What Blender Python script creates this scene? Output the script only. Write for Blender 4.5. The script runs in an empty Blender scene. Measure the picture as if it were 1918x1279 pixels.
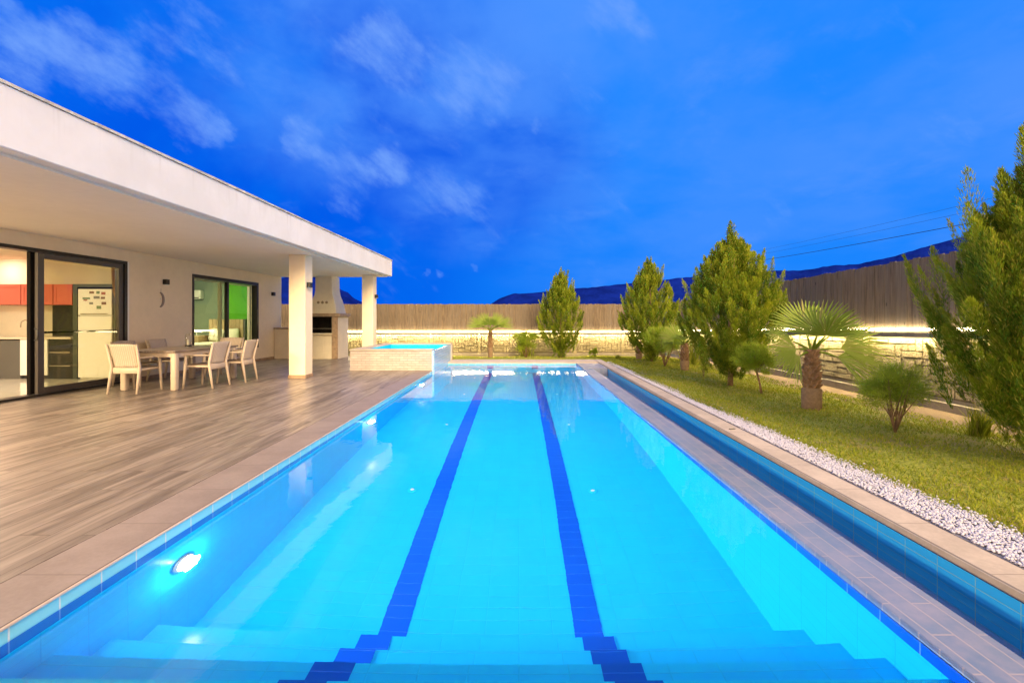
import bpy, math, random
import numpy as np
from mathutils import Vector, Matrix
R = math.radians
S = bpy.context.scene
COL = S.collection

# ------------------------------------------------------------------ camera
cam = bpy.data.cameras.new('camera')
camo = bpy.data.objects.new('camera', cam); COL.objects.link(camo)
cam.sensor_width = 36; cam.lens = 16.0
cam.shift_x = -0.00678; cam.shift_y = -0.02216
cam.clip_start = 0.05; cam.clip_end = 6000
camo.location = (0, 0, 1.35); camo.rotation_euler = (R(90), 0, 0)
S.camera = camo
S.view_settings.view_transform = 'Standard'; S.view_settings.look = 'None'
S.view_settings.exposure = 0.62; S.view_settings.gamma = 1.0
S.cycles.use_denoising = True
S.cycles.max_bounces = 12; S.cycles.diffuse_bounces = 5; S.cycles.glossy_bounces = 4
S.cycles.transmission_bounces = 8; S.cycles.transparent_max_bounces = 12
S.cycles.sample_clamp_indirect = 3.0; S.cycles.sample_clamp_direct = 0
S.cycles.caustics_reflective = False; S.cycles.caustics_refractive = True
S.cycles.blur_glossy = 0.5

# ------------------------------------------------------------------ node helper
class NT:
    def __init__(s, tree):
        s.t = tree; s.n = tree.nodes; s.l = tree.links
    def node(s, typ, **kw):
        nd = s.n.new(typ)
        for k, v in kw.items(): setattr(nd, k, v)
        return nd
    def put(s, sock, v):
        if hasattr(v, 'is_output') or isinstance(v, bpy.types.NodeSocket): s.l.new(v, sock)
        elif isinstance(v, (tuple, list)) and sock.type == 'RGBA' and len(v) == 3: sock.default_value = (*v, 1)
        else: sock.default_value = v
    def m(s, op, a, b=None, c=None, clamp=False):
        nd = s.node('ShaderNodeMath', operation=op); nd.use_clamp = clamp
        s.put(nd.inputs[0], a)
        if b is not None: s.put(nd.inputs[1], b)
        if c is not None: s.put(nd.inputs[2], c)
        return nd.outputs[0]
    def v(s, op, a, b=None):
        nd = s.node('ShaderNodeVectorMath', operation=op)
        s.put(nd.inputs[0], a)
        if b is not None:
            s.put(nd.inputs[3] if op == 'SCALE' else nd.inputs[1], b)
        return nd.outputs['Value'] if op in ('DOT_PRODUCT', 'LENGTH') else nd.outputs['Vector']
    def mix(s, f, a, b, mode='MIX'):
        nd = s.node('ShaderNodeMix', data_type='RGBA', blend_type=mode)
        s.put(nd.inputs[0], f); s.put(nd.inputs[6], a); s.put(nd.inputs[7], b)
        return nd.outputs[2]
    def noise(s, vec, scale, detail=4, rough=0.55, col=False, dist=0.0):
        nd = s.node('ShaderNodeTexNoise')
        if vec is not None: s.put(nd.inputs['Vector'], vec)
        nd.inputs['Scale'].default_value = scale; nd.inputs['Detail'].default_value = detail
        nd.inputs['Roughness'].default_value = rough; nd.inputs['Distortion'].default_value = dist
        return nd.outputs['Color'] if col else nd.outputs['Fac']
    def ramp(s, f, a, b, lo=0.0, hi=1.0):
        nd = s.node('ShaderNodeMapRange', interpolation_type='SMOOTHSTEP')
        s.put(nd.inputs[0], f); nd.inputs[1].default_value = a; nd.inputs[2].default_value = b
        nd.inputs[3].default_value = lo; nd.inputs[4].default_value = hi
        return nd.outputs[0]
    def scalev(s, vec, sc, rot=(0, 0, 0)):
        nd = s.node('ShaderNodeMapping'); s.put(nd.inputs[0], vec)
        nd.inputs['Scale'].default_value = sc; nd.inputs['Rotation'].default_value = rot
        return nd.outputs[0]
    def bump(s, h, strength=0.3, dist=0.01, prev=None):
        nd = s.node('ShaderNodeBump'); s.put(nd.inputs['Height'], h)
        nd.inputs['Strength'].default_value = strength; nd.inputs['Distance'].default_value = dist
        if prev is not None: s.put(nd.inputs['Normal'], prev)
        return nd.outputs[0]

# ------------------------------------------------------------------ world: dusk sky with clouds
W = bpy.data.worlds.new('World'); S.world = W; W.use_nodes = True
t = NT(W.node_tree)
for n in list(t.n): t.n.remove(n)
tc = t.node('ShaderNodeTexCoord'); d = t.v('NORMALIZE', tc.outputs['Generated'])
sep = t.node('ShaderNodeSeparateXYZ'); t.put(sep.inputs[0], d)
dx, dy, dz = sep.outputs
def skydir(px, py):
    v = Vector(((px - 972) / 852, 1, (597 - py) / 852)); v.normalize(); return v
zz = t.m('ADD', t.m('MAXIMUM', dz, 0.0), 0.22)
flat = t.node('ShaderNodeCombineXYZ')
t.put(flat.inputs[0], t.m('DIVIDE', dx, zz)); t.put(flat.inputs[1], t.m('DIVIDE', dy, zz)); flat = flat.outputs[0]
warp = t.v('SCALE', t.v('SUBTRACT', t.noise(d, 5.0, 6, 0.62, True), (0.5, 0.5, 0.5)), 0.13)
dw = t.v('NORMALIZE', t.v('ADD', d, warp))
def blobs(lst):
    acc = None
    for (px, py, r, s) in lst:
        v = skydir(px, py)
        c = math.cos(math.atan(r / 852) )
        o = t.ramp(t.v('DOT_PRODUCT', dw, tuple(v)), c - (1 - c) * 1.6, 1, 0, s)
        acc = o if acc is None else t.m('MAXIMUM', acc, o)
    return acc
# base gradient: deep vivid blue low / left, lighter azure to the upper right
elev = t.ramp(dz, 0.0, 0.55)
base = t.mix(elev, (0.0, 0.155, 0.90), (0.004, 0.225, 1.0))
rightness = t.ramp(t.v('DOT_PRODUCT', d, tuple(Vector((0.45, 0.72, 0.52)).normalized())), 0.55, 1.0)
base = t.mix(rightness, base, (0.012, 0.245, 1.0))
dark = blobs([(700, 240, 230, .9), (430, 330, 220, .9), (120, 250, 200, .75), (930, 300, 150, .8), (90, 40, 140, .7), (250, 160, 120, .7), (640, 430, 200, .6)])
base = t.mix(t.m('MULTIPLY', dark, t.ramp(t.noise(d, 4.0, 5, .6), .25, .6, .35, 1)), base, (0.0, 0.088, 0.80))
soft = t.noise(flat, 1.4, 6, 0.55, dist=0.1)
light = blobs([(640, 40, 190, 1), (800, 70, 170, 1), (960, 110, 150, .95), (1100, 60, 220, .9), (1400, 160, 330, .6), (1250, 300, 240, .55), (860, 330, 110, .6),
               (1800, 80, 260, .8), (1500, 30, 250, .6)])
light = t.m('MULTIPLY', light, t.ramp(soft, 0.30, 0.62))
base = t.mix(t.m('MULTIPLY', light, .9), base, (0.085, 0.305, 1.0))
wisp = blobs([(a_, b_, c_ * (.92 if c_ > 15 else 1.0), min(1.2, e_ * (1.08 if a_ < 420 and b_ < 200 else 1.25)) if c_ > 15 else e_ * 1.5) for (a_, b_, c_, e_) in [(140, 70, 42, .8), (190, 110, 52, .9), (250, 160, 50, .8), (300, 190, 46, .6), (350, 215, 40, .9), (395, 242, 26, .9), (300, 140, 40, .6), (20, 55, 34, .8), (10, 130, 44, .8),
              (250, 55, 38, .6), (300, 80, 40, .6), (380, 60, 60, .55), (620, 340, 52, .75), (670, 345, 42, .7), (565, 280, 32, .8), (555, 340, 24, .6), (720, 310, 36, .7), (670, 250, 42, .45),
              (735, 105, 52, .85), (850, 140, 60, .75), (930, 165, 50, .6), (700, 140, 45, .5), (1080, 105, 30, .35), (1030, 222, 20, .6), (1130, 40, 40, .3), (850, 330, 60, .4),
              (893, 495, 8, .7), (815, 515, 8, .55), (785, 512, 7, .5)]])
streak = t.scalev(t.scalev(d, (1, 1, 1), (0, R(-38), 0)), (.55, 1.0, 1.5))
fine = t.noise(streak, 9.0, 8, 0.60)
wm = t.ramp(t.m('ADD', t.m('MULTIPLY', fine, 1.0), t.m('MULTIPLY', wisp, 0.25)), 0.58, 0.94)
base = t.mix(t.m('MULTIPLY', wm, .85), base, (0.19, 0.40, 1.0))
fw = t.m('MULTIPLY', t.ramp(t.noise(flat, 2.6, 8, 0.6, dist=0.2), 0.52, 0.72), t.ramp(dz, 0.05, 0.3, 0, .42))
base = t.mix(fw, base, (0.11, 0.32, 0.98))
base = t.mix(1.0, base, (0.655, 0.655, 0.655), 'MULTIPLY')
# pale afterglow of the sunset on the other side of the sky
back = t.ramp(dy, 0.25, -0.45)
glow = t.mix(t.ramp(dz, 0.0, 0.8), (1.75, 1.22, .78), (.95, .80, .70))
base = t.mix(back, base, glow)
below = t.ramp(dz, -0.01, -0.06)
base = t.mix(below, base, (0.03, 0.04, 0.08))
bg = t.node('ShaderNodeBackground'); t.put(bg.inputs[0], base); bg.inputs[1].default_value = 1.0
out = t.node('ShaderNodeOutputWorld'); t.l.new(bg.outputs[0], out.inputs[0])

# last warm light of the sunset, very soft
sl = bpy.data.lights.new('sun', 'SUN'); sl.energy = 4.8; sl.angle = R(30); sl.color = (1.0, 0.72, 0.40)
so = bpy.data.objects.new('sun', sl); COL.objects.link(so)
sd = Vector((0.30, -0.82, 0.50))
so.rotation_euler = sd.to_track_quat('Z', 'Y').to_euler(); so.location = (20, -20, 15)

def area(name, loc, direction, sx, sy, power, color, disk=False):
    l = bpy.data.lights.new(name, 'AREA'); l.energy = power; l.color = color
    l.shape = 'ELLIPSE' if disk else 'RECTANGLE'; l.size = sx; l.size_y = sy
    o = bpy.data.objects.new(name, l); COL.objects.link(o); o.location = loc
    o.rotation_euler = (-Vector(direction)).to_track_quat('Z', 'Y').to_euler()
    return o

# ------------------------------------------------------------------ materials
def mat(name, color=(.5, .5, .5), rough=.6, metal=0.0, var=0.0, vscale=3.0, bump=0.0, bscale=60.0, bdist=.004, spec=.5, emit=None, estr=0.0, custom=None):
    m = bpy.data.materials.new(name); m.use_nodes = True
    T = NT(m.node_tree); b = T.n['Principled BSDF']
    b.inputs['Base Color'].default_value = (*color, 1); b.inputs['Roughness'].default_value = rough
    b.inputs['Metallic'].default_value = metal; b.inputs['Specular IOR Level'].default_value = spec
    geo = T.node('ShaderNodeTexCoord'); ob = geo.outputs['Object']
    if var:
        n1 = T.noise(ob, vscale, 6, .6); n2 = T.noise(ob, vscale * 9, 4, .6)
        f = T.m('ADD', T.m('MULTIPLY', n1, .7), T.m('MULTIPLY', n2, .3))
        c = T.mix(T.ramp(f, .32, .68), tuple(x * (1 - var) for x in color), tuple(min(1, x * (1 + var)) for x in color))
        T.put(b.inputs['Base Color'], c)
    if bump: T.put(b.inputs['Normal'], T.bump(T.noise(ob, bscale, 5, .65), bump, bdist))
    if emit: b.inputs['Emission Color'].default_value = (*emit, 1); b.inputs['Emission Strength'].default_value = estr
    if custom: custom(T, b, geo)
    return m

def tiles(wid, hgt, grout, c1, c2, gsize=.006, offset=0.0, bdist=.002, rough=.12, stain=0.0, strength=.6):
    def f(T, b, geo):
        br = T.node('ShaderNodeTexBrick'); br.offset = offset; br.offset_frequency = 2; br.squash = 1
        T.put(br.inputs['Vector'], geo.outputs['UV'])
        br.inputs['Color1'].default_value = (*c1, 1); br.inputs['Color2'].default_value = (*c2, 1)
        br.inputs['Mortar'].default_value = (*grout, 1); br.inputs['Scale'].default_value = 1
        br.inputs['Mortar Size'].default_value = gsize; br.inputs['Mortar Smooth'].default_value = .3
        br.inputs['Brick Width'].default_value = wid; br.inputs['Row Height'].default_value = hgt
        c = br.outputs['Color']
        if stain:
            c = T.mix(T.ramp(T.noise(geo.outputs['Object'], 7, 7, .7), .35, .7, 0, stain), c, tuple(x * .55 for x in c1))
        T.put(b.inputs['Base Color'], c)
        b.inputs['Roughness'].default_value = rough
        T.put(b.inputs['Normal'], T.bump(T.m('SUBTRACT', 1.0, br.outputs['Fac']), strength, bdist))
    return f

M = {}
M['stucco'] = mat('stucco', (.83, .70, .51), .85, var=.05, vscale=1.2, bump=.25, bscale=140)
def fasciam(T, b, geo):
    ob = geo.outputs['Object']
    n = T.noise(ob, 1.1, 6, .6); st = T.noise(T.scalev(ob, (9, 9, .55)), 1.0, 5, .6)
    sx = T.node('ShaderNodeSeparateXYZ'); T.put(sx.inputs[0], ob)
    top = T.ramp(sx.outputs[2], 2.95, 3.38)
    c = T.mix(T.ramp(n, .35, .65), (.66, .65, .65), (.73, .72, .725))
    c = T.mix(T.m('MULTIPLY', T.ramp(st, .52, .74, 0, .3), top), c, (.40, .36, .32))
    T.put(b.inputs['Base Color'], c); T.put(b.inputs['Normal'], T.bump(T.noise(ob, 90, 5, .65), .25, .004))
M['fascia'] = mat('fascia', (.68, .66, .65), .8, custom=fasciam)
M['soffit'] = mat('soffit', (.74, .69, .63), .9, var=.04, vscale=1.0, bump=.1, bscale=60)
M['flashing'] = mat('flashing', (.50, .47, .42), .6, var=.35, vscale=3)
M['frame'] = mat('frame', (.012, .010, .010), .35, bump=.05)
M['matteframe'] = mat('matte_frame', (.012, .010, .009), .95, spec=.05)
M['sash'] = mat('sash', (.07, .06, .055), .4)
M['black'] = mat('black', (.012, .012, .013), .4)
M['steel'] = mat('steel', (.6, .58, .55), .22, metal=1)
M['white'] = mat('white', (.80, .79, .76), .3)
M['creamtile'] = mat('creamtile', (.62, .57, .47), .12, custom=tiles(.6, .6, (.4, .36, .3), (.62, .57, .47), (.60, .55, .46), rough=.1))
M['cream'] = mat('cream_wall', (.72, .66, .52), .8, var=.04)
M['red'] = mat('red_cabinet', (.58, .14, .10), .35)
M['greydark'] = mat('grey_cabinet', (.10, .095, .09), .4)
M['oven'] = mat('dark_glass', (.02, .022, .02), .12)
M['greyniche'] = mat('niche', (.055, .065, .045), .5)
M['worktop'] = mat('worktop', (.66, .58, .45), .25, var=.08, vscale=8)
M['greygreen'] = mat('greygreen_wall', (.20, .26, .19), .8, var=.03)
M['green'] = mat('green_wall', (.10, .42, .015), .8, var=.04)
M['wood'] = mat('oak_board', (.42, .30, .17), .5, var=.18, vscale=4)
M['linen'] = mat('linen', (.85, .80, .66), .9, bump=.3, bscale=20, bdist=.01)
M['curtain'] = mat('curtain', (.38, .26, .12), .9)
M['led'] = mat('led_strip', (1, .9, .7), .5, emit=(1.0, .80, .44), estr=24)
M['ledthin'] = mat('led_thin', (1, .9, .7), .5, emit=(1.0, .78, .40), estr=130)
M['lampglow'] = mat('lamp_glow', (1, 1, 1), .5, emit=(1.0, .86, .6), estr=9)
M['poollens'] = mat('pool_lens', (1, 1, 1), .5, emit=(.80, .97, 1.0), estr=120)
M['chair'] = mat('resin', (.58, .48, .38), .5, var=.05, bump=.2, bscale=30)
def weave(T, b, geo):
    w = T.node('ShaderNodeTexWave', wave_type='BANDS', bands_direction='X'); T.put(w.inputs['Vector'], geo.outputs['Object'])
    w.inputs['Scale'].default_value = 9; w.inputs['Distortion'].default_value = 1.2; w.inputs['Detail Scale'].default_value = 4
    T.put(b.inputs['Base Color'], T.mix(w.outputs['Fac'], (.46, .38, .30), (.64, .54, .44)))
    T.put(b.inputs['Normal'], T.bump(w.outputs['Fac'], .7, .006))
M['weave'] = mat('resin_weave', (.52, .41, .30), .55, custom=weave)
M['seatdark'] = mat('dark_seat', (.16, .12, .10), .8, bump=.3, bscale=80)
def tabletop(T, b, geo):
    n = T.noise(T.scalev(geo.outputs['Object'], (14, 1.2, 1)), 3, 6, .6)
    T.put(b.inputs['Base Color'], T.mix(T.ramp(n, .3, .7), (.20, .15, .12), (.38, .31, .26)))
M['tabletop'] = mat('table_top', (.3, .25, .2), .35, custom=tabletop)
def deckm(T, b, geo):
    uv = geo.outputs['UV']
    r = T.scalev(uv, (1, 1, 1), (0, 0, R(90)))
    br = T.node('ShaderNodeTexBrick'); br.offset = .37; br.offset_frequency = 2
    T.put(br.inputs['Vector'], r)
    br.inputs['Color1'].default_value = (.0, .0, .0, 1); br.inputs['Color2'].default_value = (1, 1, 1, 1)
    br.inputs['Mortar'].default_value = (.5, .5, .5, 1)
    br.inputs['Scale'].default_value = 1; br.inputs['Mortar Size'].default_value = .0034; br.inputs['Mortar Smooth'].default_value = .2
    br.inputs['Brick Width'].default_value = 1.2; br.inputs['Row Height'].default_value = .195
    sx = T.node('ShaderNodeSeparateColor'); T.put(sx.inputs[0], br.outputs['Color'])
    pv = sx.outputs[0]
    off = T.v('ADD', T.scalev(uv, (1.0, .085, 1)), T.v('SCALE', br.outputs['Color'], 7.0))
    g1 = T.noise(off, 11, 9, .66, dist=.5); g2 = T.noise(T.scalev(uv, (2.2, .16, 1)), 2.2, 6, .7)
    f = T.m('ADD', T.m('MULTIPLY', g1, .62), T.m('MULTIPLY', g2, .38))
    f = T.m('ADD', f, T.m('MULTIPLY', T.m('SUBTRACT', pv, .5), .10))
    c = T.mix(T.ramp(f, .33, .66), (.10, .08, .07), (.29, .242, .212))
    c = T.mix(T.ramp(g2, .56, .74, 0, .55), c, (.085, .055, .045))
    c = T.mix(br.outputs['Fac'], c, (.07, .05, .04))
    T.put(b.inputs['Base Color'], c)
    T.put(b.inputs['Roughness'], T.ramp(g1, .3, .7, .42, .28))
    nb = T.bump(g1, .15, .002); T.put(b.inputs['Normal'], T.bump(T.m('SUBTRACT', 1.0, br.outputs['Fac']), .5, .002, nb))
M['deck'] = mat('deck_planks', (.3, .2, .15), .4, custom=deckm)
def copingm(c1, c2, ln, rot=True):
    def f(T, b, geo):
        uv = T.scalev(geo.outputs['UV'], (1, 1, 1), (0, 0, R(90) if rot else 0))
        br = T.node('ShaderNodeTexBrick'); br.offset = 0; T.put(br.inputs['Vector'], uv)
        br.inputs['Scale'].default_value = 1; br.inputs['Mortar Size'].default_value = .003
        br.inputs['Brick Width'].default_value = ln; br.inputs['Row Height'].default_value = 50
        n = T.noise(geo.outputs['Object'], 2.5, 8, .68); n2 = T.noise(geo.outputs['Object'], 38, 5, .7)
        c = T.mix(T.ramp(T.m('ADD', T.m('MULTIPLY', n, .7), T.m('MULTIPLY', n2, .3)), .35, .65), c1, c2)
        c = T.mix(br.outputs['Fac'], c, tuple(x * .6 for x in c1))
        T.put(b.inputs['Base Color'], c)
        T.put(b.inputs['Normal'], T.bump(n2, .3, .003))
    return f
M['coping'] = mat('coping_stone', (.3, .22, .18), .5, custom=copingm((.195, .155, .14), (.262, .212, .192), .6))
M['copingedge'] = mat('coping_edge', (.5, .38, .28), .6, var=.12, vscale=8)
M['copingpale'] = mat('coping_pale', (.5, .4, .3), .6, custom=copingm((.40, .33, .26), (.54, .45, .36), .6))
BL1, BL2 = (.008, .52, .86), (.008, .50, .84)
M['pooltile'] = mat('pool_tile', BL1, .15, custom=tiles(.24, .12, (.008, .44, .79), BL1, BL2, .003))
M['poolfloor'] = mat('pool_floor_tile', BL1, .2, custom=tiles(.24, .12, (.01, .43, .76), (.008, .47, .84), (.008, .45, .82), .003))
M['lanetile'] = mat('lane_tile', (.004, .03, .34), .2, custom=tiles(60, .12, (.01, .10, .55), (.002, .06, .42), (.002, .055, .40), .003))
M['bandtile'] = mat('band_tile', (.12, .46, .56), .15, custom=tiles(.225, 5, (.62, .66, .60), (.20, .55, .62), (.22, .58, .64), .005))
M['bluetile'] = mat('blue_row', (.006, .035, .38), .12, custom=tiles(.225, 5, (.10, .22, .55), (.002, .055, .42), (.002, .06, .44), .004))
M['troughtile'] = mat('trough_tile', (.02, .2, .4), .12, custom=tiles(.225, .11, (.16, .46, .66), (.03, .42, .95), (.03, .40, .93), .003))
def ledgetile(T, b, geo):
    uv = T.scalev(geo.outputs['UV'], (1, 1, 1), (0, 0, R(90)))
    br = T.node('ShaderNodeTexBrick'); br.offset = .5; T.put(br.inputs['Vector'], uv)
    br.inputs['Color1'].default_value = (.13, .18, .30, 1); br.inputs['Color2'].default_value = (.18, .215, .31, 1)
    br.inputs['Mortar'].default_value = (.34, .30, .33, 1); br.inputs['Scale'].default_value = 1
    br.inputs['Mortar Size'].default_value = .0045; br.inputs['Brick Width'].default_value = .45; br.inputs['Row Height'].default_value = .102
    n = T.noise(geo.outputs['Object'], 6, 8, .7)
    wet = T.noise(geo.outputs['Object'], .8, 6, .7)
    c = T.mix(T.ramp(n, .35, .7, 0, .6), br.outputs['Color'], (.31, .28, .35))
    c = T.mix(T.ramp(wet, .40, .65, 0, .22), c, (.10, .20, .33))
    T.put(b.inputs['Base Color'], c); T.put(b.inputs['Roughness'], T.ramp(wet, .38, .65, .42, .28))
    T.put(b.inputs['Normal'], T.bump(T.m('SUBTRACT', 1.0, br.outputs['Fac']), .5, .002))
M['ledge'] = mat('ledge_tile', (.3, .3, .4), .35, custom=ledgetile)
M['whitebrick'] = mat('white_brick', (.66, .60, .55), .6, custom=tiles(.20, .062, (.33, .27, .24), (.50, .44, .41), (.41, .36, .33), .004, .5, .006, .6, .3, 1.0))
M['mosaic'] = mat('mosaic', (.25, .5, .75), .15, custom=tiles(.075, .075, (.5, .6, .7), (.16, .42, .72), (.30, .56, .82), .005, 0, .002, .12))
def conc(T, b, geo):
    ob = geo.outputs['Object']
    n = T.noise(ob, 55, 6, .7); n2 = T.noise(ob, 1.5, 6, .6)
    v = T.node('ShaderNodeTexVoronoi'); T.put(v.inputs['Vector'], ob); v.inputs['Scale'].default_value = 38
    T.put(b.inputs['Base Color'], T.mix(T.ramp(T.m('ADD', T.m('MULTIPLY', n, .6), T.m('MULTIPLY', n2, .4)), .35, .65), (.15, .125, .072), (.33, .28, .165)))
    T.put(b.inputs['Normal'], T.bump(T.m('ADD', n, v.outputs['Distance']), 1.0, .012))
M['castblock'] = mat('cast_block', (.4, .35, .27), .9, custom=conc)
M['joint'] = mat('joint_concrete', (.15, .125, .085), .95, var=.2, vscale=10)
M['cap'] = mat('cap_concrete', (.24, .21, .16), .8, var=.15, vscale=5, bump=.4, bscale=40)
def fencem(T, b, geo):
    g = T.node('ShaderNodeNewGeometry'); rnd = g.outputs['Random Per Island']
    ob = geo.outputs['Object']
    cv = T.node('ShaderNodeCombineXYZ'); T.put(cv.inputs[2], T.m('MULTIPLY', rnd, 37.0))
    p = T.v('ADD', T.scalev(ob, (14, 14, .9)), cv.outputs[0])
    n = T.noise(p, 2.2, 8, .65, dist=.6)
    kn = T.node('ShaderNodeTexVoronoi'); T.put(kn.inputs['Vector'], T.v('ADD', T.scalev(ob, (5, 5, 2.0)), cv.outputs[0])); kn.inputs['Scale'].default_value = 1.0
    c = T.mix(T.ramp(n, .3, .7), (.075, .052, .034), (.19, .14, .092))
    c = T.mix(T.m('MULTIPLY', rnd, .55), c, (.15, .125, .10))
    c = T.mix(T.ramp(kn.outputs['Distance'], .10, .04, 0, .8), c, (.02, .014, .01))
    T.put(b.inputs['Base Color'], c); T.put(b.inputs['Normal'], T.bump(n, .4, .004))
M['fence'] = mat('fence_board', (.2, .15, .1), .85, custom=fencem)
def leafm(c1, c2, c3):
    def f(T, b, geo):
        a = T.node('ShaderNodeAttribute', attribute_name='tone')
        g = T.node('ShaderNodeNewGeometry')
        c = T.mix(a.outputs['Fac'], c1, c2)
        c = T.mix(T.ramp(g.outputs['Random Per Island'], .72, .95, 0, .7), c, c3)
        T.put(b.inputs['Base Color'], c)
        b.inputs['Roughness'].default_value = .6; b.inputs['Specular IOR Level'].default_value = .25
        tr = T.node('ShaderNodeBsdfTranslucent'); T.put(tr.inputs[0], c)
        mx = T.node('ShaderNodeMixShader'); mx.inputs[0].default_value = .42
        T.l.new(b.outputs[0], mx.inputs[1]); T.l.new(tr.outputs[0], mx.inputs[2])
        T.l.new(mx.outputs[0], T.n['Material Output'].inputs[0])
    return f
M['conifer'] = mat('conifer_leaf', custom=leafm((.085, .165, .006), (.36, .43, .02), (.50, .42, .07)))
M['shrub'] = mat('shrub_leaf', custom=leafm((.17, .28, .015), (.42, .52, .04), (.34, .32, .07)))
M['palm'] = mat('palm_leaf', custom=leafm((.14, .24, .02), (.30, .38, .06), (.38, .33, .12)))
M['grass'] = mat('grass_blade', custom=leafm((.14, .20, .012), (.38, .42, .03), (.50, .38, .10)))
M['bark'] = mat('bark', (.20, .12, .065), .9, var=.35, vscale=14, bump=.8, bscale=30, bdist=.01)
M['palmbark'] = mat('palm_bark', (.22, .13, .07), .9, var=.4, vscale=18, bump=.8, bscale=40, bdist=.01)
M['palmbase'] = mat('palm_base', (.19, .125, .07), .9, var=.25, vscale=25, bump=.8, bscale=50, bdist=.008)
def soilm(T, b, geo):
    ob = geo.outputs['Object']
    n = T.noise(ob, 1.1, 8, .65); n2 = T.noise(ob, 26, 6, .7)
    c = T.mix(T.ramp(n2, .35, .65), (.16, .19, .018), (.38, .40, .04))
    c = T.mix(T.ramp(n, .50, .66, 0, .75), c, (.28, .21, .09))
    sx = T.node('ShaderNodeSeparateXYZ'); T.put(sx.inputs[0], ob)
    bed = T.ramp(T.m('ADD', sx.outputs[0], T.m('MULTIPLY', n, .5)), 5.55, 5.75)
    c = T.mix(bed, c, T.mix(n2, (.12, .085, .05), (.24, .17, .10)))
    T.put(b.inputs['Base Color'], c); T.put(b.inputs['Normal'], T.bump(n2, .8, .02))
M['lawn'] = mat('lawn_soil', (.1, .12, .02), .95, custom=soilm)
M['earth'] = mat('earth', (.05, .055, .03), .95, var=.3, vscale=.05)
M['hill'] = mat('hill_forest', (.003, .012, .15), 1.0, var=.35, vscale=.03, spec=0.0)  # blue of the distant dusk air is put into the forest colour
M['pebble'] = mat('pebble', (.46, .455, .56), .7, var=.12, vscale=30)
M['gravelbase'] = mat('gravel_base', (.22, .22, .28), .9, var=.3, vscale=60, bump=1.0, bscale=70, bdist=.02)
M['cable'] = mat('cable', (.01, .01, .02), .6)
M['bbqwhite'] = mat('bbq_render', (.72, .64, .50), .8, var=.06, vscale=3, bump=.2, bscale=50)
M['brownstone'] = mat('brown_stone', (.32, .22, .14), .6, var=.3, vscale=9, bump=.3, bscale=30)
M['soot'] = mat('soot', (.02, .015, .012), .9, var=.4, vscale=6)
M['ceramic'] = mat('ceramic', (.26, .20, .13), .5)
M['ironwork'] = mat('ironwork', (.30, .24, .20), .5, metal=.5)

def water_mat(name, rs, bs, amt, tint=(1, 1, 1)):
    m = bpy.data.materials.new(name); m.use_nodes = True
    T = NT(m.node_tree); b = T.n['Principled BSDF']
    b.inputs['Base Color'].default_value = (*tint, 1); b.inputs['Transmission Weight'].default_value = 1
    b.inputs['IOR'].default_value = 1.333; b.inputs['Roughness'].default_value = rs
    g = T.node('ShaderNodeTexCoord').outputs['Object']
    n = T.m('ADD', T.noise(T.scalev(g, (1.0, 1.0, 1)), bs, 3, .5), T.m('MULTIPLY', T.noise(g, bs * 4.2, 3, .5), .22))
    T.put(b.inputs['Normal'], T.bump(n, 1.0, amt))
    return m
M['water'] = water_mat('pool_water', 0.0, 1.8, .0026)
M['spawater'] = water_mat('spa_water', 0.0, 7.0, .02, (.8, .95, 1))
M['water2'] = water_mat('still_water', 0.0, 2.4, .0006, (.85, .95, 1))
def glass(name, tint, mixf):
    m = bpy.data.materials.new(name); m.use_nodes = True
    T = NT(m.node_tree); T.n.remove(T.n['Principled BSDF'])
    tr = T.node('ShaderNodeBsdfTransparent'); tr.inputs[0].default_value = (*tint, 1)
    gl = T.node('ShaderNodeBsdfGlossy'); gl.inputs['Roughness'].default_value = .01
    ge = T.node('ShaderNodeNewGeometry'); cs = T.m('ABSOLUTE', T.v('DOT_PRODUCT', ge.outputs['Normal'], ge.outputs['Incoming']))
    fr = T.m('ADD', .04, T.m('MULTIPLY', .96, T.m('POWER', T.m('SUBTRACT', 1.0, cs, clamp=True), 5.0)))
    mx = T.node('ShaderNodeMixShader'); T.put(mx.inputs[0], T.m('MULTIPLY', fr, mixf, clamp=True))
    T.l.new(tr.outputs[0], mx.inputs[1]); T.l.new(gl.outputs[0], mx.inputs[2]); T.l.new(mx.outputs[0], T.n['Material Output'].inputs[0])
    return m
M['glass'] = glass('door_glass', (.80, .80, .68), 1.1)
M['glassclear'] = glass('window_glass', (.88, .92, .80), .7)
M['jar'] = glass('jar_glass', (.9, .9, .85), 1.6)

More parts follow.
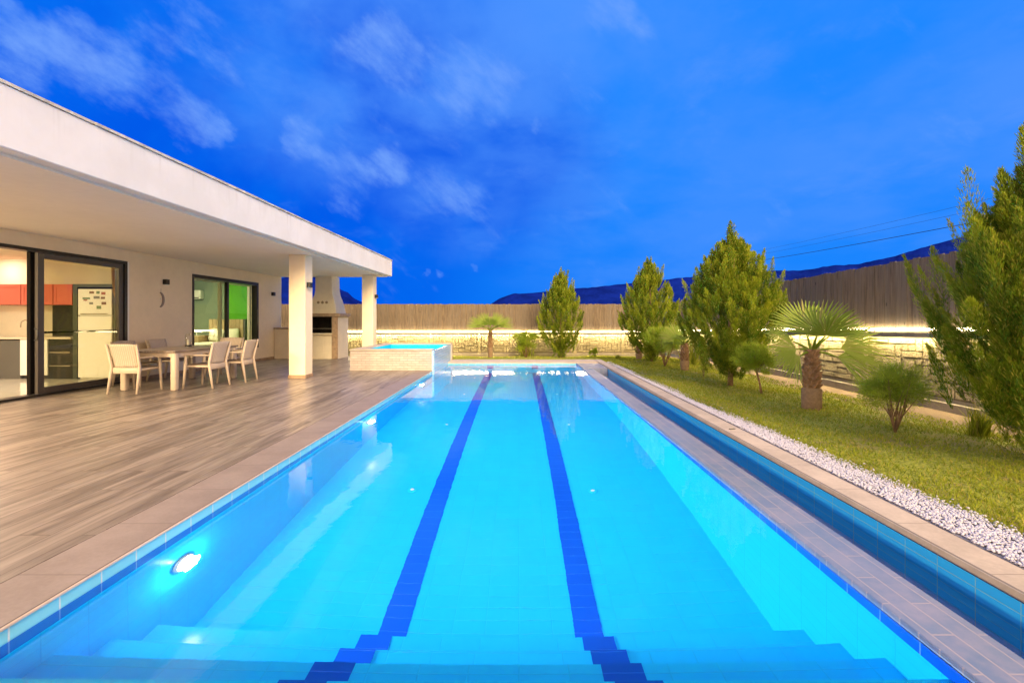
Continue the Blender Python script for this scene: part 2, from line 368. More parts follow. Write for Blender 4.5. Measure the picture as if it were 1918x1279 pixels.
# ------------------------------------------------------------------ mesh builder
class MB:
    def __init__(s): s.v = []; s.f = []
    def add(s, vs, fs):
        o = len(s.v); s.v += [tuple(p) for p in vs]; s.f += [tuple(i + o for i in f) for f in fs]; return s
    def box(s, x0, x1, y0, y1, z0, z1, b=0.0, mtx=None):
        if b <= 0:
            vs = [(x, y, z) for z in (z0, z1) for x, y in ((x0, y0), (x1, y0), (x1, y1), (x0, y1))]
            fs = [(3, 2, 1, 0), (4, 5, 6, 7), (0, 1, 5, 4), (1, 2, 6, 5), (2, 3, 7, 6), (3, 0, 4, 7)]
        else:
            b = min(b, (x1 - x0) * .45, (y1 - y0) * .45, (z1 - z0) * .45)
            def ring(i, z): # octagon-ish ring with inset i
                return [(x0 + i + (b - i if i < b else 0), y0 + i, z), (x1 - b, y0 + i, z), (x1 - i, y0 + b, z), (x1 - i, y1 - b, z),
                        (x1 - b, y1 - i, z), (x0 + b, y1 - i, z), (x0 + i, y1 - b, z), (x0 + i, y0 + b, z)]
            def rr(i, z):
                k = max(b, i)
                return [(x0 + k, y0 + i, z), (x1 - k, y0 + i, z), (x1 - i, y0 + k, z), (x1 - i, y1 - k, z), (x1 - k, y1 - i, z), (x0 + k, y1 - i, z), (x0 + i, y1 - k, z), (x0 + i, y0 + k, z)]
            bb = b * .999
            rings = [rr(bb, z0), rr(0, z0 + b), rr(0, z1 - b), rr(bb, z1)]
            vs = sum(rings, []); fs = [tuple(range(7, -1, -1)), tuple(range(24, 32))]
            for k in range(3):
                for i in range(8): j = (i + 1) % 8; fs.append((k * 8 + i, k * 8 + j, k * 8 + 8 + j, k * 8 + 8 + i))
        if mtx is not None: vs = [mtx @ Vector(p) for p in vs]
        return s.add(vs, fs)
    def quad(s, a, b, c, d): return s.add([a, b, c, d], [(0, 1, 2, 3)])
    def prism(s, prof, axis, a0, a1):
        """closed 2d profile extruded along an axis; prof in the other two axes' order"""
        n = len(prof)
        def P(p, a): return {'x': (a, p[0], p[1]), 'y': (p[0], a, p[1]), 'z': (p[0], p[1], a)}[axis]
        vs = [P(p, a0) for p in prof] + [P(p, a1) for p in prof]
        fs = [tuple(range(n - 1, -1, -1)), tuple(range(n, 2 * n))] + [(i, (i + 1) % n, n + (i + 1) % n, n + i) for i in range(n)]
        return s.add(vs, fs)
    def tube(s, pts, rad, seg=10, cap=True):
        pts = [Vector(p) for p in pts]; rad = rad if isinstance(rad, (list, tuple)) else [rad] * len(pts)
        vs = []; up = Vector((0, 0, 1)); prev = None
        for i, p in enumerate(pts):
            tdir = (pts[min(i + 1, len(pts) - 1)] - pts[max(i - 1, 0)]).normalized()
            if prev is None: a = tdir.cross(up if abs(tdir.z) < .9 else Vector((1, 0, 0))).normalized()
            else: a = (prev - tdir * prev.dot(tdir)).normalized()
            prev = a; bb = tdir.cross(a)
            for k in range(seg):
                an = 2 * math.pi * k / seg; vs.append(p + (a * math.cos(an) + bb * math.sin(an)) * rad[i])
        fs = [(i * seg + k, i * seg + (k + 1) % seg, (i + 1) * seg + (k + 1) % seg, (i + 1) * seg + k) for i in range(len(pts) - 1) for k in range(seg)]
        if cap: fs += [tuple(range(seg - 1, -1, -1)), tuple(range((len(pts) - 1) * seg, len(pts) * seg))]
        return s.add(vs, fs)
    def lathe(s, prof, c, seg=24, axis='z'):
        vs = []; 
        for (r, h) in prof:
            for k in range(seg):
                an = 2 * math.pi * k / seg; u, w = r * math.cos(an), r * math.sin(an)
                vs.append((c[0] + u, c[1] + w, c[2] + h) if axis == 'z' else (c[0] + h, c[1] + u, c[2] + w))
        fs = [(i * seg + k, i * seg + (k + 1) % seg, (i + 1) * seg + (k + 1) % seg, (i + 1) * seg + k) for i in range(len(prof) - 1) for k in range(seg)]
        fs += [tuple(range(seg - 1, -1, -1)), tuple(range((len(prof) - 1) * seg, len(prof) * seg))]
        return s.add(vs, fs)
    def build(s, name, m, parent=None, smooth=False, loc=None):
        me = bpy.data.meshes.new(name); vs = s.v
        if loc is not None: vs = [(p[0] - loc[0], p[1] - loc[1], p[2] - loc[2]) for p in vs]
        me.from_pydata(vs, [], s.f); me.update()
        n = len(me.loops); co = np.empty(len(me.vertices) * 3); me.vertices.foreach_get('co', co); co = co.reshape(-1, 3)
        li = np.empty(n, dtype=np.int64); me.loops.foreach_get('vertex_index', li)
        nr = np.empty(len(me.polygons) * 3); me.polygons.foreach_get('normal', nr); nr = np.abs(nr.reshape(-1, 3))
        tot = np.empty(len(me.polygons), dtype=np.int64); me.polygons.foreach_get('loop_total', tot)
        ax = np.repeat(np.argmax(nr, axis=1), tot); P = co[li]
        uv = np.where((ax == 2)[:, None], P[:, [0, 1]], np.where((ax == 0)[:, None], P[:, [1, 2]], P[:, [0, 2]]))
        me.uv_layers.new(name='UVMap').data.foreach_set('uv', uv.astype(np.float32).ravel())
        o = bpy.data.objects.new(name, me); COL.objects.link(o); me.materials.append(M[m] if isinstance(m, str) else m)
        if loc is not None: o.location = loc
        if parent is not None: o.parent = parent
        if smooth:
            me.polygons.foreach_set('use_smooth', np.ones(len(me.polygons), dtype=bool))
        return o
def tag(o, label=None, cat=None, group=None, kind=None):
    if label: o['label'] = label
    if cat: o['category'] = cat
    if group: o['group'] = group
    if kind: o['kind'] = kind
    return o
def thing(name, label, cat, loc=(0, 0, 0), rz=0, group=None):
    o = bpy.data.objects.new(name, None); COL.objects.link(o); o.location = loc; o.rotation_euler = (0, 0, rz)
    o.empty_display_size = .1
    return tag(o, label, cat, group)
def copy_tree(o, parent=None):
    c = o.copy(); COL.objects.link(c); c.parent = parent
    for ch in [x for x in bpy.data.objects if x.parent == o]: copy_tree(ch, c)
    return c
def struct(name, mb, m, smooth=False): return tag(mb.build(name, m, smooth=smooth), kind='structure')
def rawmesh(name, V, F, m, parent=None, tone=None, smooth=False, nv=3):
    """fast triangle / quad soup"""
    me = bpy.data.meshes.new(name); nf = len(F)
    me.vertices.add(len(V)); me.vertices.foreach_set('co', np.asarray(V, dtype=np.float32).ravel())
    me.loops.add(nf * nv); me.loops.foreach_set('vertex_index', np.asarray(F, dtype=np.int32).ravel())
    me.polygons.add(nf); me.polygons.foreach_set('loop_start', np.arange(0, nf * nv, nv, dtype=np.int32))
    if smooth: me.polygons.foreach_set('use_smooth', np.ones(nf, dtype=bool))
    me.update(calc_edges=True)
    if tone is not None:
        a = me.attributes.new('tone', 'FLOAT', 'POINT'); a.data.foreach_set('value', np.asarray(tone, dtype=np.float32))
    o = bpy.data.objects.new(name, me); COL.objects.link(o); me.materials.append(M[m])
    if parent is not None: o.parent = parent
    return o

# ================================================================== THE SETTING
PXL, PXR, PY0, PY1 = -2.27, 1.785, 1.55, 14.2
WZ = -0.08; FZ = WZ - 1.5
def gh(x, y):
    z = -0.025 + 0.02 * np.sin(x * 2.1 + y * .7) * np.cos(y * 1.3)
    return z - np.clip((y - 15.0) / 4.5, 0, 1.2) * .24
# deck and paving
mb = MB()
mb.box(-8.3, PXL - .38, -4, 16.5, -.12, 0)
struct('deck', mb, 'deck')
mb = MB(); mb.box(PXL - .376, 6.2, -4, PY0 - .35, -.12, -.001); struct('terrace_paving', mb, 'deck')
mb = MB()
mb.box(PXL - .374, PXL + .004, PY0 - .346, 11.86, -.013, .002, .004); mb.box(PXL + .008, PXR, PY0 - .346, PY0, -.035, .002, .006)
struct('pool_coping', mb, 'coping')
mb = MB(); mb.box(PXL + .005, PXL + .016, PY0, 11.85, -.014, .001, .003); struct('coping_nosing', mb, 'copingedge')
mb = MB()
mb.box(PXL + .05, 2.48, PY1, PY1 + .9, -.05, .004, .01); mb.box(2.483, 2.72, -4, PY1 + .9, -.05, .004, .01)
struct('garden_coping', mb, 'copingpale')
# pool shell
mb = MB()
def inface(a, b, c, d): mb.quad(a, b, c, d)
z1 = WZ - .13
for (xa, ya, xb, yb) in ((PXL, PY1, PXL, PY0), (PXR, PY0, PXR, PY1), (PXR, PY1, PXL, PY1), (PXL, PY0, PXR, PY0)):
    mb.quad((xa, ya, FZ), (xb, yb, FZ), (xb, yb, z1), (xa, ya, z1))
struct('pool_wall', mb, 'pooltile')
mb = MB(); mb.quad((PXL, PY0, FZ), (PXR, PY0, FZ), (PXR, PY1, FZ), (PXL, PY1, FZ)); struct('pool_floor', mb, 'poolfloor')
# outer solid round the shell so that it is a body
mb = MB()
for (xa, ya, xb, yb) in ((PXL, PY1, PXL, PY0), (PXR, PY0, PXR, PY1), (PXR, PY1, PXL, PY1), (PXL, PY0, PXR, PY0)):
    mb.quad((xa, ya, z1), (xb, yb, z1), (xb, yb, WZ - .012), (xa, ya, WZ - .012))
struct('waterline_tiles', mb, 'bluetile')
mb = MB()
mb.box(PXL - .2, PXL, PY0, 14.2, WZ - .012, -.015)
mb.box(PXL, PXR, PY1, PY1 + .2, WZ - .012, -.051); mb.box(PXL, PXR, PY0 - .2, PY0, WZ - .012, -.036)
struct('pool_edge_tiles', mb, 'bandtile')
# steps
steps = [(1.886, .125), (2.216, .445), (2.53, .75), (2.86, 1.05)]
mb = MB(); prevy = PY0
for (ye, dd) in steps:
    mb.box(PXL + .001, PXR - .001, prevy, ye, FZ, WZ - dd); prevy = ye
struct('pool_steps', mb, 'poolfloor')
lane = MB()
for cx in (-.895, .497):
    lane.box(cx - .1, cx + .1, 2.861, PY1 - .6, FZ, FZ + .004)
    lane.box(cx - .1, cx + .1, PY1 - .006, PY1 - .0, FZ + .4, WZ - .14)
    lane.box(cx - .32, cx + .32, PY1 - .62, PY1 - .5, FZ, FZ + .005)
    lane.box(cx - .3, cx + .3, PY1 - .007, PY1 - .001, WZ - .55, WZ - .42)
    py = PY0
    for (ye, dd) in steps:
        lane.box(cx - .1, cx + .1, py + .001, ye + .003, WZ - dd - .2, WZ - dd + .004); py = ye
struct('lane_marking', lane, 'lanetile')
# water
mb = MB(); mb.quad((PXL, PY0, WZ), (PXR, PY0, WZ), (PXR, PY1, WZ), (PXL, PY1, WZ)); struct('pool_water', mb, 'water')
# overflow ledge and trough
LZ = -.055
mb = MB(); mb.box(PXR + .006, 2.09, PY0 - .3, 12.7, -.75, LZ, .004); struct('overflow_ledge', mb, 'ledge')
mb = MB(); mb.box(PXR + .006, 2.482, 12.7, PY1 - .002, -.75, -.03, .004); struct('ledge_end', mb, 'ledge')
mb = MB()
mb.quad((2.482, 12.7, -.75), (2.482, -3.9, -.75), (2.482, -3.9, -.051), (2.482, 12.7, -.051))
mb.quad((2.09, -3.9, -.74), (2.482, -3.9, -.74), (2.482, 12.7, -.74), (2.09, 12.7, -.74))
struct('trough', mb, 'troughtile')
mb = MB(); mb.quad((2.092, -3.9, -.17), (2.48, -3.9, -.17), (2.48, 12.69, -.17), (2.092, 12.69, -.17)); struct('trough_water', mb, 'water2')

# lawn
def grid(xs, ys):
    X, Y = np.meshgrid(xs, ys); Z = gh(X, Y); V = np.stack([X, Y, Z], -1).reshape(-1, 3); n = len(xs); k = len(ys)
    F = [(j * n + i, j * n + i + 1, (j + 1) * n + i + 1, (j + 1) * n + i) for j in range(k - 1) for i in range(n - 1)]
    return V, F
V1, F1 = grid(np.linspace(2.71, 6.6, 27), np.linspace(-4, 19.7, 120))
V2, F2 = grid(np.linspace(-14, 2.71, 60), np.linspace(15.05, 19.7, 20))
V = np.concatenate([V1, V2]); F = F1 + [tuple(i + len(V1) for i in f) for f in F2]
tag(rawmesh('lawn_ground', V, F, 'lawn', nv=4, smooth=True), kind='structure')
# far ground: one sheet with an opening for the garden
mb = MB()
B = 1500; x0, x1, y0, y1 = -14, 6.55, -4, 19.65; gz = -.32
for (a, b, c, dd) in ((-B, B, -B, y0), (-B, B, y1, B), (-B, x0, y0, y1), (x1, B, y0, y1)):
    mb.quad((a, c, gz), (b, c, gz), (b, dd, gz), (a, dd, gz))
struct('ground', mb, 'earth')
# hills
def ridge(name, pts, dist, seed, depth=260):
    rs = np.random.RandomState(seed); xs = np.arange(pts[0][0], pts[-1][0] + 1, 4.0)
    ys = np.interp(xs, [p[0] for p in pts], [p[1] for p in pts])
    k = len(xs); n = np.zeros(k)
    for a, s_ in ((40, 1.2), (14, .9), (5, .8), (2, .9)):
        q = rs.rand(int(k / a) + 3); n += np.interp(np.arange(k) / a, np.arange(len(q)), q - .5) * s_ * 1.4
    X = (xs - 972) / 852 * dist; H = np.maximum(1.35 + (597 - ys + n) / 852 * dist, -2)
    V = []; rows = [(-.55, -.02), (-.35, .30), (-.18, .62), (-.07, .87), (0, 1.0), (.12, .9), (.4, .4), (.8, -.05)]
    for (o, hh) in rows:
        jit = rs.rand(k) * .03 * (1 if 0 < hh < 1 else 0)
        V.append(np.stack([X * (1 + o * depth / dist), np.full(k, dist + o * depth), H * (hh + jit)], -1))
    V = np.concatenate(V); F = [(j * k + i, j * k + i + 1, (j + 1) * k + i + 1, (j + 1) * k + i) for j in range(len(rows) - 1) for i in range(k - 1)]
    tag(rawmesh(name, V, F, 'hill', nv=4, smooth=True), kind='structure')
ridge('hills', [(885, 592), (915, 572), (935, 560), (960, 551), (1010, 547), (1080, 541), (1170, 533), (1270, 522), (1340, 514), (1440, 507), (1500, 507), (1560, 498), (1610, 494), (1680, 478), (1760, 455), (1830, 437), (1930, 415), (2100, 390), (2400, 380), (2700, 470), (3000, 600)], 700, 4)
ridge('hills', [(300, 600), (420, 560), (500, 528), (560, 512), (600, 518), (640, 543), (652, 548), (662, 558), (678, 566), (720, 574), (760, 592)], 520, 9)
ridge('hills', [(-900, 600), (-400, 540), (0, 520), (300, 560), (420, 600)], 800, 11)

# gravel strip
rs = np.random.RandomState(3)
def gedge(y): return np.interp(y, [0, 2.8, 4.85, 9.2, 14], [3.16, 3.11, 3.0, 2.86, 2.76])
mb = MB(); ys = np.linspace(-3.9, 14.0, 60)
for a, b in zip(ys[:-1], ys[1:]):
    mb.quad((2.722, a, .0), (gedge(a) + .04, a, .0), (gedge(b) + .04, b, .0), (2.722, b, .0))
struct('gravel_bed', mb, 'gravelbase')
N = 26000
yy = 1.2 + 12.9 * rs.rand(N) ** 1.5
xx = 2.735 + (gedge(yy) + .03 + .04 * rs.randn(N) - 2.735) * rs.rand(N)
oc = np.array([(1, 0, 0), (-1, 0, 0), (0, 1, 0), (0, -1, 0), (0, 0, 1), (0, 0, -1)], float)
for s_ in ((1, 1, 1), (1, 1, -1), (1, -1, 1), (1, -1, -1), (-1, 1, 1), (-1, 1, -1), (-1, -1, 1), (-1, -1, -1)): oc = np.vstack([oc, np.array(s_) * .64])
of = []
for q in range(6, 14):
    sx, sy, sz = np.sign(oc[q]); i = 0 if sx > 0 else 1; j = 2 if sy > 0 else 3; k = 4 if sz > 0 else 5
    tri = [(i, j, q), (j, k, q), (k, i, q)]
    of += tri if sx * sy * sz > 0 else [(b_, a_, c_) for a_, b_, c_ in tri]
of = np.array(of)
sc = (.0055 + .0055 * rs.rand(N))[:, None, None] * (1 + .15 * rs.randn(N, 1, 3)) * (1 + .12 * rs.randn(N, 14, 1))
an = rs.rand(N) * 6.28; ca, sa = np.cos(an)[:, None], np.sin(an)[:, None]
Q = oc[None] * sc; Q[:, :, 2] *= .7; QX = Q[:, :, 0] * ca - Q[:, :, 1] * sa; QY = Q[:, :, 0] * sa + Q[:, :, 1] * ca
V = np.stack([QX + xx[:, None], QY + yy[:, None], Q[:, :, 2] + .006 + .008 * rs.rand(N)[:, None]], -1).reshape(-1, 3)
F = (of[None] + (np.arange(N) * 14)[:, None, None]).reshape(-1, 3)
tag(rawmesh('gravel', V, F, 'pebble', smooth=True), 'strip of white pebbles between the stone coping and the lawn', 'gravel', kind='stuff')

# grass blades
def tri_blades(P, D, L, Wd, tone, name, m, parent=None, bend=.25, kite=False):
    n = len(P); D = D / np.linalg.norm(D, axis=1)[:, None]
    r = np.random.RandomState(len(P) % 9973).randn(n, 3); side = np.cross(D, r); side /= np.linalg.norm(side, axis=1)[:, None] + 1e-9
    L = np.asarray(L)[:, None]; Wd = np.asarray(Wd)[:, None]
    nrm = np.cross(side, D)
    a = P - side * Wd * .5; b = P + side * Wd * .5
    mid = P + D * L * .55 + nrm * L * bend * .25
    c = mid + side * Wd * .42; e = mid - side * Wd * .42
    tip = P + D * L + nrm * L * bend
    if kite:
        V = np.stack([P, mid + side * Wd * .5, tip, mid - side * Wd * .5], 1).reshape(-1, 3); k = np.arange(n)[:, None] * 4
        return rawmesh(name, V, k + np.array([[0, 1, 2, 3]]), m, parent, tone=np.repeat(tone, 4), nv=4)
    V = np.stack([a, b, c, e, tip], 1).reshape(-1, 3); k = np.arange(n)[:, None] * 5
    F = np.concatenate([k + np.array([[0, 1, 2]]), k + np.array([[0, 2, 3]]), k + np.array([[3, 2, 4]])])
    return rawmesh(name, V, F, m, parent, tone=np.repeat(tone, 5))
rs = np.random.RandomState(8)
N = 120000
yy = 1.8 + 17.6 * rs.rand(N) ** 1.7; xx = gedge(np.minimum(yy, 14)) - .01 + rs.rand(N) * (5.75 - gedge(np.minimum(yy, 14))) + .05 * rs.randn(N)
N2 = 14000; x2 = -8 + 13.6 * rs.rand(N2); y2 = 15.15 + 4.2 * rs.rand(N2)
N3 = 9000; y3 = 1.8 + 12 * rs.rand(N3) ** 1.4; x3 = gedge(y3) + .03 * rs.randn(N3) + .01
xx = np.concatenate([xx, x2, x3]); yy = np.concatenate([yy, y2, y3]); N = len(xx)
cl = np.sin(xx * 3.1 + np.sin(yy * 2.3) * 1.7) * np.cos(yy * 2.0 + xx) + .6 * np.sin(xx * 9 + yy * 7) * np.sin(yy * 8.3 - xx * 5)
keep = rs.rand(N) < np.clip(.62 + .35 * cl, .12, 1); keep[-N3:] = True
xx, yy, cl = xx[keep], yy[keep], cl[keep]; N = len(xx)
P = np.stack([xx, yy, gh(xx, yy) - .004], -1); D = np.stack([rs.randn(N) * .55, rs.randn(N) * .55, np.ones(N)], -1)
edge = np.clip((gedge(np.minimum(yy, 14)) + .25 - xx) / .25, 0, 1) * (yy < 14.2)
L = (.022 + .028 * rs.rand(N)) * (1 + .55 * edge); tone = np.clip(.45 + .25 * cl + .2 * rs.randn(N) - .35 * edge, 0, 1)
tag(tri_blades(P, D, L, .0035 + .0035 * rs.rand(N) + .0006 * yy, tone, 'grass', 'grass', bend=.5), 'short uneven green and dry grass growing over the garden lawn', 'grass', kind='stuff')

# ================================================================== HOUSE
HX = -8.3
house = thing('house', 'white flat roofed bungalow with a deep covered terrace beside the pool', 'house', (HX, 6, 0))
HL = house.location
def hp(mb_, name, m, parent=None, smooth=False):
    p = parent or house
    o = mb_.build(name, m, None, smooth)
    o.parent = p; off = Vector((0, 0, 0)); q = p
    while q is not None: off += q.location; q = q.parent
    o.location = -off
    return o
mb = MB()
mb.box(HX - .25, HX, -3, -1.0, 0, 2.82); mb.box(HX - .25, HX, -1.0, 9.63, 2.56, 2.82); mb.box(HX - .25, HX, 9.63, 11.56, 0, 2.82)
mb.box(HX - .25, HX, 11.56, 14.49, 0, .44); mb.box(HX - .25, HX, 11.56, 14.49, 2.49, 2.82); mb.box(HX - .25, HX, 14.49, 15.9, 0, 2.82)
mb.box(-13.4, HX - .25, 15.75, 15.9, 0, 2.82); mb.box(-13.4, -13.2, -3, 15.75, 0, 2.82); mb.box(-13.2, HX - .25, -3, -2.8, 0, 2.82)
hp(mb, 'wall', 'stucco')
mb = MB(); mb.box(-14, -4.45, -4.5, 15.95, 2.83, 3.38, .01); roof = hp(mb, 'roof', 'fascia')
def shift(o, par):
    pass
mb = MB(); mb.box(-13.9, -4.6, -4.4, 15.85, 2.80, 2.829); hp(mb, 'soffit', 'soffit')
mb = MB(); rr = random.Random(5); y = -4.5
while y < 15.9:
    l = rr.uniform(.5, 1.3); mb.box(-4.52, -4.435 + rr.uniform(-.004, .004), y, min(y + l, 15.96), 3.381, 3.405 + rr.uniform(0, .012)); y += l + .01
hp(mb, 'roof_edge_trim', 'flashing')
for yb in (10.3, 15.1):
    mb = MB(); mb.box(-5.21, -4.84, yb, yb + .37, .0, 2.80, .008); p = hp(mb, 'pillar', 'stucco')
    mb = MB(); mb.box(-5.225, -4.825, yb - .015, yb + .385, 0.001, .08, .004); o = mb.build('pillar_base', 'brownstone'); o.parent = p; o.matrix_parent_inverse = Matrix(); 
mb = MB(); mb.box(HX, HX + .014, 9.7, 15.9, .001, .08); hp(mb, 'skirting', 'brownstone')
# interior shell
mb = MB(); mb.box(-13.2, HX - .25, 10.75, 10.95, 0, 2.78); mb.box(-13.2, HX - .25, 10.96, 11.1, 0, 2.78); hp(mb, 'partition_wall', 'cream')
mb = MB(); mb.box(-13.19, -13.15, -2.8, 10.75, 0, 2.78); hp(mb, 'kitchen_wall', 'cream')
mb = MB(); mb.box(-13.2, HX - .25, -2.8, 15.74, 2.76, 2.79); hp(mb, 'ceiling', 'cream')
mb = MB(); mb.box(-13.2, HX - .01, -2.8, 15.74, -.1, .012); hp(mb, 'indoor_floor', 'creamtile')
mb = MB(); mb.box(-13.14, -9.93, 15.60, 15.745, .01, 2.76); hp(mb, 'bedroom_wall', 'greygreen')
mb = MB(); mb.box(-9.93, HX - .251, 15.597, 15.746, .01, 2.76); mb.box(HX - .262, HX - .251, 14.6, 15.59, .01, 2.76); hp(mb, 'green_wall', 'green')
mb = MB(); mb.box(-13.199, -13.16, 11.1, 15.6, .01, 2.76); hp(mb, 'bedroom_wall', 'greygreen')
# sliding door
door = tag(bpy.data.objects.new('sliding_door', None)); COL.objects.link(door); door.parent = house; door.location = Vector((HX, 8, 0)) - HL
dm = MB(); X0, X1 = HX - .19, HX + .02
dm.box(X0, X1, -1.0, 9.63, 2.50, 2.56); dm.box(X0, X1, 9.565, 9.63, .012, 2.499); dm.box(X0, X1, -1.0, -.94, .012, 2.499); dm.box(X0, X1, -.94, 9.564, .012, .045); dm.box(X0, X0 + .1, 3.0, 3.08, .045, 2.499)
hp(dm, 'door_frame', 'frame', door)
dm = MB()
for (a, b, c0, c1) in ((7.86, 7.97, .05, 2.495), (9.46, 9.56, .05, 2.495)): dm.box(HX - .07, HX - .01, a, b, c0, c1, .004)
dm.box(HX - .07, HX - .01, 7.971, 9.459, 2.40, 2.495, .004); dm.box(HX - .07, HX - .01, 7.971, 9.459, .05, .15, .004)
hp(dm, 'door_sash', 'sash', door)
dm = MB(); dm.box(HX - .14, HX - .075, 7.80, 7.90, .05, 2.498, .004); dm.box(HX - .135, HX - .08, 7.90, 9.5, 1.09, 1.125); hp(dm, 'inner_sash', 'matteframe', door)
dm = MB(); dm.box(HX - .045, HX - .035, 7.965, 9.465, .145, 2.405); hp(dm, 'door_glass', 'glass', door)
dm = MB(); dm.tube([(HX + .0, 7.80, .98), (HX + .05, 7.80, 1.0), (HX + .05, 7.80, 1.16), (HX, 7.80, 1.18)], .014, 8); hp(dm, 'door_handle', 'black', door, True)
dm = MB(); dm.box(HX - .03, HX + .012, 9.64, 9.68, .02, 2.55); hp(dm, 'door_jamb', 'white', door)
# window
win = bpy.data.objects.new('window', None); COL.objects.link(win); win.parent = house; win.location = Vector((HX, 13, .44)) - HL
wm_ = MB(); X0, X1 = HX - .16, HX + .015
wm_.box(X0, X1, 11.56, 14.49, 2.40, 2.489); wm_.box(X0, X1, 11.56, 11.62, .441, 2.399); wm_.box(X0, X1, 14.40, 14.489, .441, 2.399); wm_.box(X0, X1, 11.62, 14.40, .441, .52)
wm_.box(HX - .10, HX - .02, 12.98, 13.06, .52, 2.399)
hp(wm_, 'window_frame', 'frame', win)
for (a, b) in ((11.62, 12.98), (13.06, 14.40)):
    wm_ = MB(); wm_.box(HX - .07, HX - .062, a, b, .52, 2.40); hp(wm_, 'window_pane', 'glassclear', win)
wm_ = MB(); wm_.box(HX - .24, HX - .165, 14.30, 14.38, .46, 2.39); wm_.box(HX - .24, HX - .165, 12.90, 12.97, .46, 2.39); wm_.box(HX - .24, HX - .165, 11.6, 14.3, 2.36, 2.39); hp(wm_, 'inner_trim', 'linen', win)
wm_ = MB(); wm_.box(HX, HX + .03, 11.5, 14.55, .40, .4395); hp(wm_, 'window_sill', 'stucco', win)

# fix pillar bases (world coordinates inside nested parents)
for o in list(bpy.data.objects):
    if o.name.startswith('pillar_base'): o.location = (0, 0, 0)

# wall lamps
def wall_lamp(x, y, z, face, label):
    l = thing('wall_lamp', label, 'wall lamp', (x, y, z), group='black box lamps on the house')
    if face == 'x':
        MB().box(0, .09, -.055, .055, -.06, .06, .006).build('housing', 'black', l); MB().box(.02, .07, -.04, .04, -.064, -.061).build('lens', 'white', l)
    return l
wall_lamp(HX + .001, 10.65, 2.21, 'x', 'small black box lamp on the wall above the crescent ornament')
wall_lamp(HX + .001, 15.3, 2.18, 'x', 'small black box lamp on the wall right of the bedroom window')
wall_lamp(-4.839, 10.42, 2.12, 'x', 'small black box lamp on the nearer white pillar')
wall_lamp(-4.839, 15.3, 2.10, 'x', 'small black box lamp on the farther white pillar by the raised tub')
# crescent moon ornament
cr = thing('crescent_ornament', 'small metal crescent moon hanging on the cream wall beside the door', 'ornament', (HX, 10.6, 1.79))
outer = []; inner = []
for k in range(15):
    a = R(-78 + 156 * k / 14); outer.append((.14 * math.cos(a), .18 * math.sin(a))); inner.append((.105 * math.cos(a) - .02, .165 * math.sin(a)))
prof = [(p[0] - .1, p[1]) for p in outer] + [(p[0] - .1, p[1]) for p in reversed(inner)]
o = MB(); n = len(outer)
for i in range(n - 1):
    a, b = outer[i], outer[i + 1]; c, dd = inner[i + 1], inner[i]
    vs = [(xx_, p[0] - .1, p[1]) for xx_ in (.003, .02) for p in (a, b, c, dd)]
    o.add(vs, [(0, 1, 2, 3), (7, 6, 5, 4), (0, 4, 5, 1), (2, 6, 7, 3), (1, 5, 6, 2), (3, 7, 4, 0)])
o.build('crescent', 'ironwork', cr)
MB().lathe([(.012, 0), (.02, .01), (.012, .02)], (.004, -.07, .02), 10, 'x').build('bead', 'white', cr)
MB().tube([(.008, -.06, .17), (.004, -.05, .26)], .003, 6).build('hanger', 'ironwork', cr)

# ---------------- kitchen
c = thing('wall_cabinet', 'glossy red wall cabinets hanging above the kitchen worktop', 'cabinet', (-11.6, 10.6, 1.67))
MB().box(-1.5, 1.4, -.18, .149, 0, .47).build('carcass', 'red', c)
for (a, b) in ((-13.08, -12.12), (-12.10, -11.385), (-11.365, -10.65), (-10.63, -10.205)):
    p = MB(); a += 11.6; b += 11.6
    p.box(a, b, -.2, -.181, .005, .465); p.box(a, a + .06, -.208, -.201, .005, .465); p.box(b - .06, b, -.208, -.201, .005, .465); p.box(a + .06, b - .06, -.208, -.201, .405, .465); p.box(a + .06, b - .06, -.208, -.201, .005, .065)
    p.build('cabinet_door', 'red', c)
c = thing('kitchen_counter', 'kitchen counter with pale worktop and dark grey cupboards along the back wall', 'counter', (-11.5, 10.4, .012))
MB().box(-1.65, .395, -.26, .34, 0, .86).build('cupboard', 'greydark', c)
MB().box(-1.65, 1.56, -.31, .345, .885, .925, .004).build('worktop', 'worktop', c)
MB().box(1.02, 1.56, -.26, .34, 0, .884).build('cupboard', 'oven', c)
MB().box(.50, 1.56, .33, .348, .926, 1.655).build('splashback', 'oven', c)
for z in (.28, .58): MB().box(1.06, 1.52, -.285, -.262, z, z + .02).build('handle', 'steel', c)
c = thing('dishwasher', 'white built-in dishwasher under the pale kitchen worktop', 'dishwasher', (-10.8, 10.4, .012))
MB().box(-.3, .31, -.28, .3, .08, .88, .006).build('body', 'white', c)
MB().box(-.08, .16, -.32, -.281, .80, .82).build('handle', 'steel', c); MB().box(-.29, .3, -.24, .3, 0, .079).build('plinth', 'black', c)
c = thing('faucet', 'tall curved chrome kitchen faucet standing on the worktop', 'faucet', (-11.22, 10.45, .937))
MB().tube([(0, 0, 0), (0, 0, .27)] + [(-.11 + .11 * math.cos(R(a)), 0, .27 + .11 * math.sin(R(a))) for a in range(20, 181, 20)] + [(-.22, 0, .22)], .013, 10).build('spout', 'steel', c, True)
MB().tube([(0, 0, .03), (.09, 0, .06)], .01, 8).build('lever', 'steel', c, True)
MB().lathe([(.03, 0), (.028, .02), (.016, .03)], (0, 0, 0), 14).build('base', 'steel', c, True)
c = thing('fridge_housing', 'dark green grey tall cupboard frame around the white fridge', 'cabinet', (-9.45, 10.45, .012))
MB().box(-.48, -.385, -.32, .295, 0, 2.11).build('side_panel', 'greyniche', c); MB().box(.43, .49, -.32, .295, 0, 2.11).build('side_panel', 'greyniche', c)
